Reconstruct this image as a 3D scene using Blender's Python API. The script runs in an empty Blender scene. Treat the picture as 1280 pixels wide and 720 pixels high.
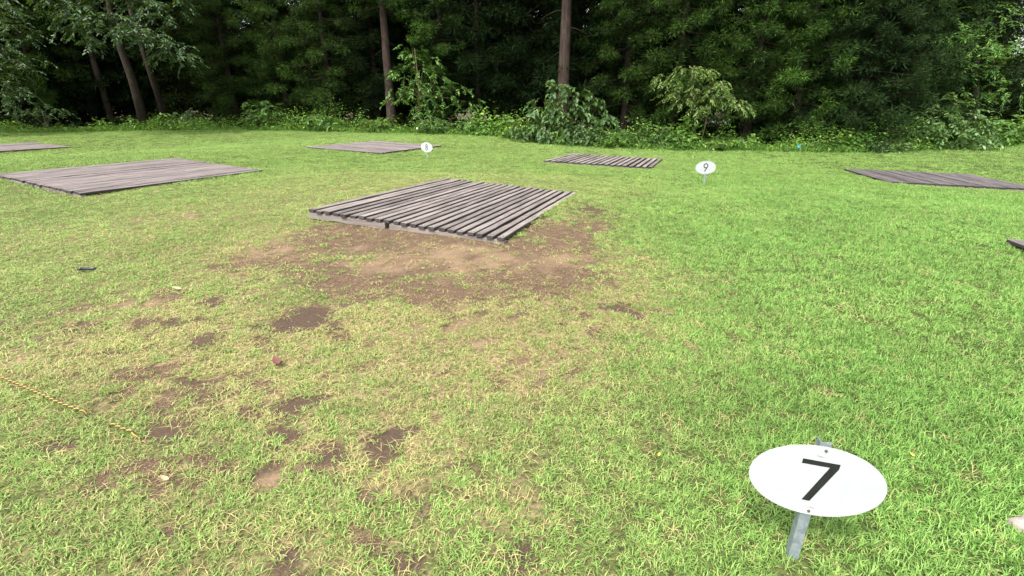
import bpy, math, random
import numpy as np
from mathutils import Vector, Matrix

rng = np.random.default_rng(7)
random.seed(7)
SC = bpy.context.scene
COL = SC.collection
R = math.radians

# ------------------------------------------------------------------ camera
F, HZ, CAMH = 600.0, 130.0, 1.6                  # focal length and horizon row of a 1280x720 frame
PITCH = math.atan((360 - HZ) / F)
cam = bpy.data.objects.new('camera', bpy.data.cameras.new('camera'))
COL.objects.link(cam)
cam.data.sensor_width = 36.0
cam.data.lens = F / 1280 * 36.0
cam.data.clip_start, cam.data.clip_end = 0.05, 3000
cam.location = (0, 0, CAMH)
cam.rotation_euler = (math.pi / 2 - PITCH, 0, 0)
SC.camera = cam

# ------------------------------------------------------------------ helpers
def tag(o, label=None, cat=None, group=None, kind=None):
    if label: o['label'] = label
    if cat: o['category'] = cat
    if group: o['group'] = group
    if kind: o['kind'] = kind
    return o

def empty(name, loc, rot=(0, 0, 0)):
    o = bpy.data.objects.new(name, None)
    o.empty_display_size = .2
    COL.objects.link(o)
    o.location = loc
    o.rotation_euler = rot
    return o

def link(name, me, mat=None, parent=None, loc=None, rot=None):
    o = bpy.data.objects.new(name, me)
    COL.objects.link(o)
    if mat is not None and not me.materials: me.materials.append(mat)
    if parent is not None: o.parent = parent
    if loc is not None: o.location = loc
    if rot is not None: o.rotation_euler = rot
    return o

def mesh_np(name, V, faces_list, tint=None, smooth=False):
    """V (n,3); faces_list: list of (m,k) index arrays; tint: per-vertex rgba"""
    me = bpy.data.meshes.new(name)
    V = np.asarray(V, np.float32)
    me.vertices.add(len(V)); me.vertices.foreach_set('co', V.ravel())
    loops = np.concatenate([f.ravel() for f in faces_list]).astype(np.int32)
    tot = np.concatenate([np.full(len(f), f.shape[1], np.int32) for f in faces_list])
    start = np.concatenate([[0], np.cumsum(tot)[:-1]]).astype(np.int32)
    me.loops.add(len(loops)); me.loops.foreach_set('vertex_index', loops)
    me.polygons.add(len(tot)); me.polygons.foreach_set('loop_start', start)
    me.polygons.foreach_set('loop_total', tot)
    if smooth: me.polygons.foreach_set('use_smooth', np.ones(len(tot), bool))
    me.update(calc_edges=True)
    if tint is not None:
        a = me.color_attributes.new('tint', 'FLOAT_COLOR', 'POINT')
        a.data.foreach_set('color', np.asarray(tint, np.float32).ravel())
    return me

class MB:
    """collects boxes, tubes and prisms into one mesh"""
    def __init__(s): s.v = []; s.f = []; s.t = []
    def add(s, V, Fs, t=(1, 1, 1, 1)):
        n = len(s.v)
        s.v += [tuple(p) for p in V]; s.f += [tuple(i + n for i in f) for f in Fs]
        s.t += [t] * len(V)
    def box(s, x0, x1, y0, y1, z0, z1, t=(1, 1, 1, 1), M=None):
        V = [Vector(p) for p in ((x0,y0,z0),(x1,y0,z0),(x1,y1,z0),(x0,y1,z0),(x0,y0,z1),(x1,y0,z1),(x1,y1,z1),(x0,y1,z1))]
        if M is not None: V = [M @ p for p in V]
        s.add(V, [(0,3,2,1),(4,5,6,7),(0,1,5,4),(1,2,6,5),(2,3,7,6),(3,0,4,7)], t)
    def prism(s, pts, y0, y1, t=(1, 1, 1, 1)):
        """outline in x,z pushed along y"""
        n = len(pts)
        V = [(x, y0, z) for x, z in pts] + [(x, y1, z) for x, z in pts]
        Fs = [tuple(range(n)), tuple(range(2 * n - 1, n - 1, -1))]
        Fs += [(i, i + n, (i + 1) % n + n, (i + 1) % n) for i in range(n)]
        s.add(V, Fs, t)
    def tube(s, pts, rad, seg=8, t=(1, 1, 1, 1), caps=True, wob=0.0, rg=None):
        pts = [Vector(p) for p in pts]
        if not hasattr(rad, '__len__'): rad = [rad] * len(pts)
        V = []; up = Vector((.3, .2, .93)).normalized()
        for i, p in enumerate(pts):
            d = (pts[min(i + 1, len(pts) - 1)] - pts[max(i - 1, 0)])
            d = d.normalized() if d.length > 0 else Vector((0, 0, 1))
            a = d.cross(up)
            if a.length < .1: a = d.cross(Vector((1, 0, 0)))
            a.normalize(); b = d.cross(a)
            for k in range(seg):
                th = 2 * math.pi * k / seg
                r = rad[i] * (1 + (rg.uniform(-wob, wob) if rg else 0))
                V.append(p + a * (r * math.cos(th)) + b * (r * math.sin(th)))
        Fs = []
        for i in range(len(pts) - 1):
            for k in range(seg):
                k2 = (k + 1) % seg
                Fs.append((i*seg+k, i*seg+k2, (i+1)*seg+k2, (i+1)*seg+k))
        if caps:
            Fs.append(tuple(range(seg - 1, -1, -1))); n = (len(pts) - 1) * seg
            Fs.append(tuple(range(n, n + seg)))
        s.add(V, Fs, t)
    def mesh(s, name, smooth=False):
        me = bpy.data.meshes.new(name)
        me.from_pydata([tuple(p) for p in s.v], [], s.f)
        if smooth:
            for p in me.polygons: p.use_smooth = True
        a = me.color_attributes.new('tint', 'FLOAT_COLOR', 'POINT')
        a.data.foreach_set('color', np.array(s.t, np.float32).ravel())
        me.update()
        return me
    def build(s, name, mat, parent=None, smooth=False):
        return link(name, s.mesh(name, smooth), mat, parent)

_nt = {}
def vnoise(x, y, scale, seed=0):
    """smooth value noise 0..1"""
    if seed not in _nt: _nt[seed] = np.random.default_rng(1000 + seed).random((256, 256))
    T = _nt[seed]
    u = np.asarray(x) / scale + 5000.37; v = np.asarray(y) / scale + 5000.71
    i = np.floor(u).astype(int); j = np.floor(v).astype(int)
    a = u - i; b = v - j; a = a*a*(3-2*a); b = b*b*(3-2*b)
    g = lambda p, q: T[p & 255, q & 255]
    return (g(i,j)*(1-a)+g(i+1,j)*a)*(1-b)+(g(i,j+1)*(1-a)+g(i+1,j+1)*a)*b
def fbm(x, y, scale, seed=0, oct=3):
    s = 0; w = 0
    for k in range(oct):
        s = s + vnoise(x, y, scale / 2**k, seed + k) * .5**k; w += .5**k
    return s / w
def sstep(a, b, x):
    t = np.clip((x - a) / (b - a), 0, 1); return t*t*(3-2*t)

# ------------------------------------------------------------------ platforms: centre x, y, z of the top, yaw, tilts, sizes, slats along local y?
PLAT = [
 ('main', -.702, 7.474, .216, -.34, -.06, -.013, 2.704, 3.885, True, 22),
 ('left', -8.078, 10.592, .228, -.467, -.035, .015, 3.252, 3.537, True, 24),
 ('eight', -4.891, 18.092, .177, -.426, -.026, .002, 3.244, 3.543, False, 25),
 ('nine', 3.107, 16.124, -.09, -.372, -.028, -.016, 3.272, 3.516, True, 18),
 ('right', 12.361, 14.338, -.419, -1.809, -.023, -.002, 3.189, 3.579, False, 24),
 ('farl', -22.3, 21.9, -.16, -.45, -.02, .01, 3.5, 3.3, True, 24),
 ('edge', 7.2, 3.56, .10, -1.8, 0, 0, 3.2, 3.5, False, 22),
]
TOPH = .068
def plat_z(p, x, y): return p[3] + (x - p[1]) * p[5] + (y - p[2]) * p[6]
def plat_corners(p, g=0):
    c, s = math.cos(p[4]), math.sin(p[4])
    out = []
    for a, b in ((-1,-1),(-1,1),(1,1),(1,-1)):
        u, v = a*(p[7]/2+g), b*(p[8]/2+g)
        x, y = p[1]+u*c-v*s, p[2]+u*s+v*c
        out.append((x, y, plat_z(p, x, y)))
    return out

# ------------------------------------------------------------------ terrain height
ctl = [(0,0,0),(-3,3,0),(3,3,0),(1,1.4,0),(-3,-3,0),(3,-3,0),(-8,3,0),(8,1.5,.0),(-2.5,14.3,.03),(4.13,10.4,-.02),(-6,6,.02),
       (18,21,-.35),(24,20,-.1),(10,21,-.45),(2,23,-.25),(-8,27,0),(-18,30,0),(-28,30,0),(-15,16,-.02),(16,10,-.35)]
for p in PLAT:
    for (x, y, z) in plat_corners(p): ctl.append((x, y, z - TOPH))
ctl = np.array(ctl)
SIG = 6.0
def _k(ax, ay, bx, by): return np.exp(-((ax-bx)**2+(ay-by)**2)/(2*SIG**2))
_K = _k(ctl[:,0][:,None], ctl[:,1][:,None], ctl[:,0][None], ctl[:,1][None])
_w = np.linalg.solve(_K + np.eye(len(ctl))*.004, ctl[:,2])
def tz(x, y):
    x = np.asarray(x, float); y = np.asarray(y, float); sh = x.shape
    X, Y = x.ravel(), y.ravel(); z = np.zeros(len(X))
    for c, w in zip(ctl, _w): z += w*np.exp(-((X-c[0])**2+(Y-c[1])**2)/(2*SIG**2))
    return z.reshape(sh)
def ray(px, py):
    X, Y = (px-640)/F, -(py-360)/F
    return np.array([X, math.cos(PITCH)+Y*math.sin(PITCH), -math.sin(PITCH)+Y*math.cos(PITCH)])
_at = {}
def at(px, py):
    """ground point seen at a photo pixel"""
    if (px, py) in _at: return _at[(px, py)]
    d = ray(px, py); lo, hi = .4, 80.0
    for k in range(4):
        t = np.linspace(lo, hi, 130); q = d[None]*t[:, None]
        below = CAMH+q[:, 2] < tz(q[:, 0], q[:, 1])
        if not below.any(): t_hit = 60.0; break
        j = int(np.argmax(below)); lo, hi = t[max(j-1, 0)], t[j]; t_hit = (lo+hi)/2
    q = d*t_hit
    r = np.array([q[0], q[1], CAMH+q[2] if k == 3 else float(tz(q[0], q[1]))])
    _at[(px, py)] = r
    return r
def above(px, py, dist):
    """point at horizontal distance dist seen at a pixel"""
    d = ray(px, py); t = dist/math.hypot(d[0], d[1]); q = d*t
    return np.array([q[0], q[1], CAMH+q[2]])
def G(x, y, dz=0): return Vector((x, y, float(tz(x, y))+dz))

EDGE_PX = [(-260,170),(-120,169),(0,167),(170,164),(300,163),(400,165),(490,167),(560,169),(620,171),(700,182),(800,187),(900,189),(1000,191),(1100,191),(1200,186),(1280,181),(1420,178)]
EDGE = np.array([at(*q)[:2] for q in EDGE_PX])
def edge_pt(px, back=0.0):
    xs = [q[0] for q in EDGE_PX]
    x = np.interp(px, xs, EDGE[:,0]); y = np.interp(px, xs, EDGE[:,1])
    n = np.array([x, y])/math.hypot(x, y)
    return x+n[0]*back, y+n[1]*back
_ang = np.arctan2(EDGE[:,0], EDGE[:,1]); _rad = np.hypot(EDGE[:,0], EDGE[:,1])
_o = np.argsort(_ang)
def edge_r(x, y):
    """metres beyond the lawn edge (negative on the lawn)"""
    return np.hypot(x, y) - np.interp(np.arctan2(x, y), _ang[_o], _rad[_o])

# ------------------------------------------------------------------ lawn wear
def spot(x, y, cx, cy, rx, ry, wob=.55, seed=0, soft=.35):
    c = at(cx, cy); a = abs(at(cx+rx, cy)[0]-c[0]); b = abs(at(cx, cy-ry)[1]-at(cx, cy+ry)[1])/2
    d = np.sqrt(((x-c[0])/a)**2+((y-c[1])/b)**2)
    out = np.zeros_like(d); k = d < 1+soft+wob
    if k.any():
        X, Y, D = x[k], y[k], d[k]
        n = .55*fbm(X, Y, max(.12, min(a, b)*.9), 20+seed, 2)+.45*fbm(X, Y, .13, 26+seed, 2)-.5
        out[k] = 1-sstep(1-soft, 1+soft, D+n*2.6*wob)
    return out
SOIL = [(520,305,130,26),(600,318,120,28),(480,332,70,28),(430,300,55,16),(350,325,75,18),(430,345,90,22),(690,296,44,24),(735,276,30,14),
        (345,312,40,9),(660,345,90,26),(560,360,90,20)]
CORE = [(550,302,110,20),(470,300,70,16),(430,288,50,10),(640,316,75,18),(695,290,42,20),(520,330,70,12)]
FAINT = [(700,375,130,40),(600,400,120,40),(400,400,150,40),(250,420,220,60),(120,400,150,40),(480,560,170,70),(300,480,240,60),(620,460,120,40),(60,440,120,40),(620,640,70,40),(400,690,140,40),(180,600,150,60)]
DARK = [(375,398,36,17),(480,548,36,22),(560,590,34,16),(592,580,16,9),(280,381,30,6),(20,432,34,12),(255,428,22,12),(90,410,24,7),
        (200,405,26,7),(375,502,28,13),(350,545,20,10),(620,640,22,22),(400,702,36,24),(640,690,26,22),(415,570,20,12),(210,540,34,10),(290,378,36,6),
        (120,440,30,8),(60,560,40,10),(210,660,28,10),(240,475,26,8),(0,405,16,6),(90,555,30,9),(800,392,30,10),(735,262,26,8),(150,380,26,5),(330,590,20,9),(520,700,22,9)]
SAND = [(600,430,70,10),(640,405,50,8),(520,420,40,8),(668,468,26,11),(230,311,19,5),(318,313,38,8),(572,412,10,26),(700,440,60,9),(560,322,120,14),(1275,660,10,9),(240,270,70,8),(170,380,40,5),(20,390,20,5),(650,610,34,14),(340,600,18,12)]
def wear(x, y):
    x = np.asarray(x, float); y = np.asarray(y, float)
    near = (y < 16)
    soil = np.zeros_like(x); dark = np.zeros_like(x); sand = np.zeros_like(x); faint = np.zeros_like(x)
    X, Y = x[near], y[near]
    if len(X):
        s = np.zeros_like(X); f = np.zeros_like(X); d = np.zeros_like(X); a = np.zeros_like(X)
        for i, q in enumerate(SOIL): s = np.maximum(s, spot(X, Y, *q, seed=i % 5, soft=.55, wob=.7))
        for i, q in enumerate(FAINT): f = np.maximum(f, spot(X, Y, *q, wob=.4, seed=i % 5, soft=.6))
        for i, q in enumerate(DARK): d = np.maximum(d, spot(X, Y, *q, seed=i % 5, wob=1.0, soft=.5)*.9)
        for i, q in enumerate(SAND): a = np.maximum(a, spot(X, Y, *q, seed=i % 5, wob=1.0, soft=.8)*.75)
        soil[near] = s; dark[near] = d; sand[near] = a; faint[near] = f
    core = np.zeros_like(x)
    if near.any(): core[near] = np.maximum.reduce([spot(X, Y, *q, wob=.5, seed=2, soft=.4) for q in CORE])
    n = fbm(x, y, .17, 40, 3); n2 = fbm(x, y, .7, 44, 2); nf = fbm(x, y, .085, 48, 2)
    patchy = faint*sstep(.52, .60, n*.45+nf*.35+n2*.20)*.85
    soil = soil*(.55+.45*sstep(.34, .5, n*.7+n2*.3))
    dark = dark*sstep(.36, .50, n*.5+nf*.5)
    if near.any():
        damp = np.maximum(spot(X, Y, 376, 398, 33, 15, wob=.45, seed=1, soft=.3), spot(X, Y, 482, 548, 26, 16, wob=.9, seed=3, soft=.4))
        dark[near] = np.maximum(dark[near], damp)
    sand = sand*sstep(.32, .55, n*.6+n2*.4)
    soil = np.maximum(soil, patchy*.9)
    soil = np.maximum(np.maximum(soil, dark), core)
    soil = np.maximum(soil, sand*.7)
    # thinner, yellower turf on the left and middle, lush on the right and far side
    lx = at(800, 430); side = 1-sstep(-1.2, 2.2, x-.28*y+.4)
    far = sstep(8, 13, y)
    dry = np.clip(np.maximum(faint*.62, side*.40*(1-far*.85))+.35*(fbm(x, y, 1.6, 50, 3)-.5)+.08*far*(fbm(x, y, 3.5, 53, 2)), 0, 1)
    dry = np.clip(dry+.2*spot(x, y, 560, 215, 160, 22, soft=.7, wob=.3)+.2*spot(x, y, 260, 285, 120, 40, soft=.7, wob=.3), 0, 1)
    for q in ((520, 380, 330, 70), (620, 450, 220, 70), (330, 310, 100, 30), (250, 440, 200, 50), (760, 340, 90, 40)):
        dry = np.clip(dry+.30*spot(x, y, *q, soft=.8, wob=.5, seed=3), 0, 1)
    lush = np.clip((1-side)*.9*(1-far*.6)+.5*(fbm(x, y, .8, 60, 2)-.5), 0, 1)
    lush = np.maximum(lush, sstep(-1.6, -.2, edge_r(x, y))*.8)
    return soil, dark, sand, dry, lush

# ------------------------------------------------------------------ materials
def new_mat(name):
    m = bpy.data.materials.new(name); m.use_nodes = True
    nt = m.node_tree; nt.nodes.clear()
    out = nt.nodes.new('ShaderNodeOutputMaterial')
    return m, nt, out
def N(nt, typ, **kw):
    n = nt.nodes.new(typ)
    for k, v in kw.items():
        if k.startswith('in_'):
            key = k[3:]
            n.inputs[int(key) if key.isdigit() else key].default_value = v
        else: setattr(n, k, v)
    return n
def mixc(nt, fac, a, b, mode='MIX'):
    n = nt.nodes.new('ShaderNodeMix'); n.data_type = 'RGBA'; n.blend_type = mode
    for sock, v in ((n.inputs[0], fac), (n.inputs[6], a), (n.inputs[7], b)):
        if hasattr(v, 'is_output'): nt.links.new(v, sock)
        elif isinstance(v, (tuple, list)): sock.default_value = (*v[:3], 1)
        else: sock.default_value = v
    return n.outputs[2]
def mth(nt, op, a, b=0.0, c=None, clamp=False):
    n = nt.nodes.new('ShaderNodeMath'); n.operation = op; n.use_clamp = clamp
    for i, v in enumerate((a, b) if c is None else (a, b, c)):
        if hasattr(v, 'is_output'): nt.links.new(v, n.inputs[i])
        else: n.inputs[i].default_value = v
    return n.outputs[0]
def mapr(nt, v, a, b, c=0.0, d=1.0):
    n = N(nt, 'ShaderNodeMapRange'); nt.links.new(v, n.inputs[0])
    for i, q in enumerate((a, b, c, d)): n.inputs[i+1].default_value = q
    return n.outputs[0]
def noise(nt, vec, scale, detail=4, rough=.6):
    n = N(nt, 'ShaderNodeTexNoise'); n.inputs['Scale'].default_value = scale
    n.inputs['Detail'].default_value = detail; n.inputs['Roughness'].default_value = rough
    if vec is not None: nt.links.new(vec, n.inputs['Vector'])
    return n.outputs['Fac']
def mapping(nt, vec, sc):
    n = N(nt, 'ShaderNodeMapping'); nt.links.new(vec, n.inputs['Vector']); n.inputs['Scale'].default_value = sc
    return n.outputs[0]
def attr(nt, name, typ='GEOMETRY'):
    return N(nt, 'ShaderNodeAttribute', attribute_name=name, attribute_type=typ)
def sepc(nt, c):
    n = N(nt, 'ShaderNodeSeparateColor'); nt.links.new(c, n.inputs[0]); return n.outputs
def principled(nt, out, base, rough=.8, spec=.3, metal=0.0, bump=None, bstr=.3, bdist=.01):
    p = N(nt, 'ShaderNodeBsdfPrincipled')
    if hasattr(base, 'is_output'): nt.links.new(base, p.inputs['Base Color'])
    else: p.inputs['Base Color'].default_value = (*base, 1)
    if hasattr(rough, 'is_output'): nt.links.new(rough, p.inputs['Roughness'])
    else: p.inputs['Roughness'].default_value = rough
    p.inputs['Specular IOR Level'].default_value = spec
    p.inputs['Metallic'].default_value = metal
    if bump is not None:
        b = N(nt, 'ShaderNodeBump'); b.inputs['Strength'].default_value = bstr; b.inputs['Distance'].default_value = bdist
        nt.links.new(bump, b.inputs['Height']); nt.links.new(b.outputs[0], p.inputs['Normal'])
    nt.links.new(p.outputs[0], out.inputs[0])
    return p

def mat_ground():
    m, nt, out = new_mat('lawn_soil')
    pos = N(nt, 'ShaderNodeNewGeometry').outputs['Position']
    A = sepc(nt, attr(nt, 'wear').outputs['Color']); B = sepc(nt, attr(nt, 'turf').outputs['Color'])
    n1 = noise(nt, pos, 9, 6, .7); n2 = noise(nt, pos, 42, 5, .7); n3 = noise(nt, pos, 2.2, 4)
    n4 = noise(nt, pos, 150, 3, .6)
    soil = mixc(nt, mapr(nt, n1, .3, .7), (.060, .038, .024), (.125, .083, .052))
    soil = mixc(nt, mapr(nt, n2, .42, .66), soil, (.045, .029, .019))
    soil = mixc(nt, mapr(nt, n4, .56, .66, 0, .8), soil, (.32, .24, .15))
    soil = mixc(nt, mth(nt, 'MULTIPLY', A[1], .9), soil, mixc(nt, n2, (.035, .025, .018), (.085, .058, .04)))
    soil = mixc(nt, mth(nt, 'MULTIPLY', A[2], .9), soil, mixc(nt, n2, (.165, .108, .064), (.27, .195, .12)))
    straw = mixc(nt, mapr(nt, n2, .35, .65), (.055, .041, .02), (.27, .215, .11))
    green = mixc(nt, mapr(nt, n2, .35, .65), (.022, .03, .009), (.07, .095, .024))
    turf = mixc(nt, mapr(nt, mth(nt, 'ADD', B[0], mth(nt, 'SUBTRACT', n1, .5)), .1, .9), green, straw)
    f = mapr(nt, mth(nt, 'ADD', A[0], mth(nt, 'MULTIPLY', mth(nt, 'SUBTRACT', n2, .5), 1.1)), .35, .58)
    col = mixc(nt, f, turf, soil)
    litter = mixc(nt, mapr(nt, n1, .35, .65), (.035, .028, .018), (.07, .06, .03))  # forest litter colour, reused below the decks as painted shade
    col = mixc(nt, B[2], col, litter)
    h = mth(nt, 'ADD', mth(nt, 'MULTIPLY', n1, .7), mth(nt, 'MULTIPLY', n2, .5))
    principled(nt, out, col, .95, .1, bump=h, bstr=.7, bdist=.03)
    return m

def leafy(name, ca, cb, cc=None, trans=.3, rough=.45, spec=.4, instancer=False, objvar=.25):
    """ca..cb by the tint's red channel, cc by its green channel"""
    m, nt, out = new_mat(name)
    T = sepc(nt, attr(nt, 'tint').outputs['Color'])
    col = mixc(nt, T[0], ca, cb)
    if cc: col = mixc(nt, T[1], col, cc)
    oi = N(nt, 'ShaderNodeObjectInfo')
    hs = N(nt, 'ShaderNodeHueSaturation')
    hs.inputs['Saturation'].default_value = 1
    nt.links.new(col, hs.inputs['Color'])
    nt.links.new(mapr(nt, oi.outputs['Random'], 0, 1, 1-objvar, 1+objvar), hs.inputs['Value'])
    col = hs.outputs[0]
    p = N(nt, 'ShaderNodeBsdfPrincipled'); nt.links.new(col, p.inputs['Base Color'])
    p.inputs['Roughness'].default_value = rough; p.inputs['Specular IOR Level'].default_value = spec
    t = N(nt, 'ShaderNodeBsdfTranslucent')
    nt.links.new(mixc(nt, .5, col, (.25, .35, .02), 'MIX'), t.inputs['Color'])
    mx = N(nt, 'ShaderNodeMixShader'); mx.inputs[0].default_value = trans
    nt.links.new(p.outputs[0], mx.inputs[1]); nt.links.new(t.outputs[0], mx.inputs[2])
    nt.links.new(mx.outputs[0], out.inputs[0])
    return m

def mat_grass():
    m, nt, out = new_mat('grass_blades')
    T = sepc(nt, attr(nt, 'tint').outputs['Color'])              # per blade: random, strawness, tip
    I = sepc(nt, attr(nt, 'patch', 'INSTANCER').outputs['Color'])  # per tuft: dry, lush, random
    g1 = mixc(nt, T[0], (.135, .235, .05), (.31, .41, .12))
    g2 = mixc(nt, T[0], (.105, .235, .045), (.245, .395, .095))
    g = mixc(nt, I[1], g1, g2)
    straw = mixc(nt, T[0], (.28, .24, .09), (.46, .425, .19))
    k = mapr(nt, mth(nt, 'SUBTRACT', mth(nt, 'ADD', mth(nt, 'MULTIPLY', I[0], 1.0), T[1]), 1.0), -.06, .06)
    col = mixc(nt, k, g, straw)
    hs = N(nt, 'ShaderNodeHueSaturation'); nt.links.new(col, hs.inputs['Color'])
    nt.links.new(mapr(nt, I[2], 0, 1, .78, 1.2), hs.inputs['Value'])
    col = hs.outputs[0]
    p = N(nt, 'ShaderNodeBsdfPrincipled'); nt.links.new(col, p.inputs['Base Color'])
    p.inputs['Roughness'].default_value = .55; p.inputs['Specular IOR Level'].default_value = .18
    t = N(nt, 'ShaderNodeBsdfTranslucent'); nt.links.new(col, t.inputs['Color'])
    mx = N(nt, 'ShaderNodeMixShader'); mx.inputs[0].default_value = .35
    nt.links.new(p.outputs[0], mx.inputs[1]); nt.links.new(t.outputs[0], mx.inputs[2])
    nt.links.new(mx.outputs[0], out.inputs[0])
    return m

def mat_wood(name, lo, hi):
    m, nt, out = new_mat(name)
    tc = N(nt, 'ShaderNodeTexCoord').outputs['Object']
    T = sepc(nt, attr(nt, 'tint').outputs['Color'])
    off = N(nt, 'ShaderNodeVectorMath'); off.operation = 'ADD'
    cb = N(nt, 'ShaderNodeCombineXYZ'); nt.links.new(mth(nt, 'MULTIPLY', T[0], 37), cb.inputs[1]); nt.links.new(mth(nt, 'MULTIPLY', T[0], 11), cb.inputs[0])
    nt.links.new(tc, off.inputs[0]); nt.links.new(cb.outputs[0], off.inputs[1])
    v = off.outputs[0]
    grain = noise(nt, mapping(nt, v, (70, 2.2, 70)), 1, 6, .65)
    blot = noise(nt, mapping(nt, v, (5, 1.3, 5)), 1, 4, .6)
    crack = noise(nt, mapping(nt, v, (110, 1.4, 110)), 1, 3, .5)
    spots = noise(nt, mapping(nt, v, (28, 16, 28)), 1, 3, .6)
    col = mixc(nt, mapr(nt, grain, .3, .7), lo, hi)
    col = mixc(nt, mapr(nt, blot, .42, .68, 0, .65), col, tuple(c*.55 for c in lo))
    col = mixc(nt, mapr(nt, crack, .62, .68, 0, .85), col, (.03, .026, .026))
    col = mixc(nt, mapr(nt, spots, .62, .72, 0, .7), col, (.06, .052, .05))
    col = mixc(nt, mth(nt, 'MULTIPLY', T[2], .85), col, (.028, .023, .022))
    hs = N(nt, 'ShaderNodeHueSaturation'); nt.links.new(col, hs.inputs['Color'])
    nt.links.new(mapr(nt, T[1], 0, 1, .76, 1.2), hs.inputs['Value'])
    principled(nt, out, hs.outputs[0], .85, .25, bump=mth(nt, 'ADD', grain, mth(nt, 'MULTIPLY', crack, -.6)), bstr=.5, bdist=.006)
    return m

def mat_bark(name, lo, hi, sc=(9, 9, .9)):
    m, nt, out = new_mat(name)
    tc = N(nt, 'ShaderNodeTexCoord').outputs['Object']
    a = noise(nt, mapping(nt, tc, sc), 2.2, 6, .7); b = noise(nt, tc, 1.6, 3)
    col = mixc(nt, mapr(nt, a, .32, .68), lo, hi)
    col = mixc(nt, mapr(nt, b, .5, .75, 0, .5), col, (.05, .06, .035))
    principled(nt, out, col, .95, .1, bump=a, bstr=.9, bdist=.05)
    return m

def mat_simple(name, col, rough=.5, spec=.4, metal=0.0, var=.15, scale=25, bump=0.0):
    m, nt, out = new_mat(name)
    tc = N(nt, 'ShaderNodeTexCoord').outputs['Object']
    a = noise(nt, tc, scale, 5, .65)
    c = mixc(nt, mapr(nt, a, .3, .7), tuple(q*(1-var) for q in col), tuple(min(1, q*(1+var)) for q in col))
    principled(nt, out, c, rough, spec, metal, bump=a if bump else None, bstr=bump, bdist=.004)
    return m

def mat_plate():
    m, nt, out = new_mat('white_enamel')
    tc = N(nt, 'ShaderNodeTexCoord').outputs['Object']
    a = noise(nt, tc, 7, 5, .6); s = noise(nt, tc, 120, 2, .5); d = noise(nt, mapping(nt, tc, (30, 30, 4)), 1, 4, .6)
    c = mixc(nt, mapr(nt, a, .35, .7), (.355, .367, .375), (.315, .33, .34))
    c = mixc(nt, mapr(nt, s, .70, .76, 0, .45), c, (.38, .37, .34))
    c = mixc(nt, mapr(nt, d, .6, .8, 0, .18), c, (.45, .45, .42))
    principled(nt, out, c, .35, .45)
    return m

def mat_galv():
    m, nt, out = new_mat('galvanised_steel')
    tc = N(nt, 'ShaderNodeTexCoord').outputs['Object']
    v = N(nt, 'ShaderNodeTexVoronoi'); v.inputs['Scale'].default_value = 60; nt.links.new(tc, v.inputs['Vector'])
    a = noise(nt, tc, 14, 5, .6)
    c = mixc(nt, sepc(nt, v.outputs['Color'])[0], (.20, .235, .26), (.31, .35, .38))
    c = mixc(nt, mapr(nt, a, .5, .72, 0, .6), c, (.13, .14, .14))
    principled(nt, out, c, mapr(nt, a, .3, .7, .38, .6), .5, .55)
    return m

def mat_rope():
    m, nt, out = new_mat('tiger_rope')
    T = sepc(nt, attr(nt, 'tint').outputs['Color'])
    principled(nt, out, mixc(nt, T[0], (.05, .04, .03), (.34, .235, .045)), .7, .3)
    return m

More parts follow.
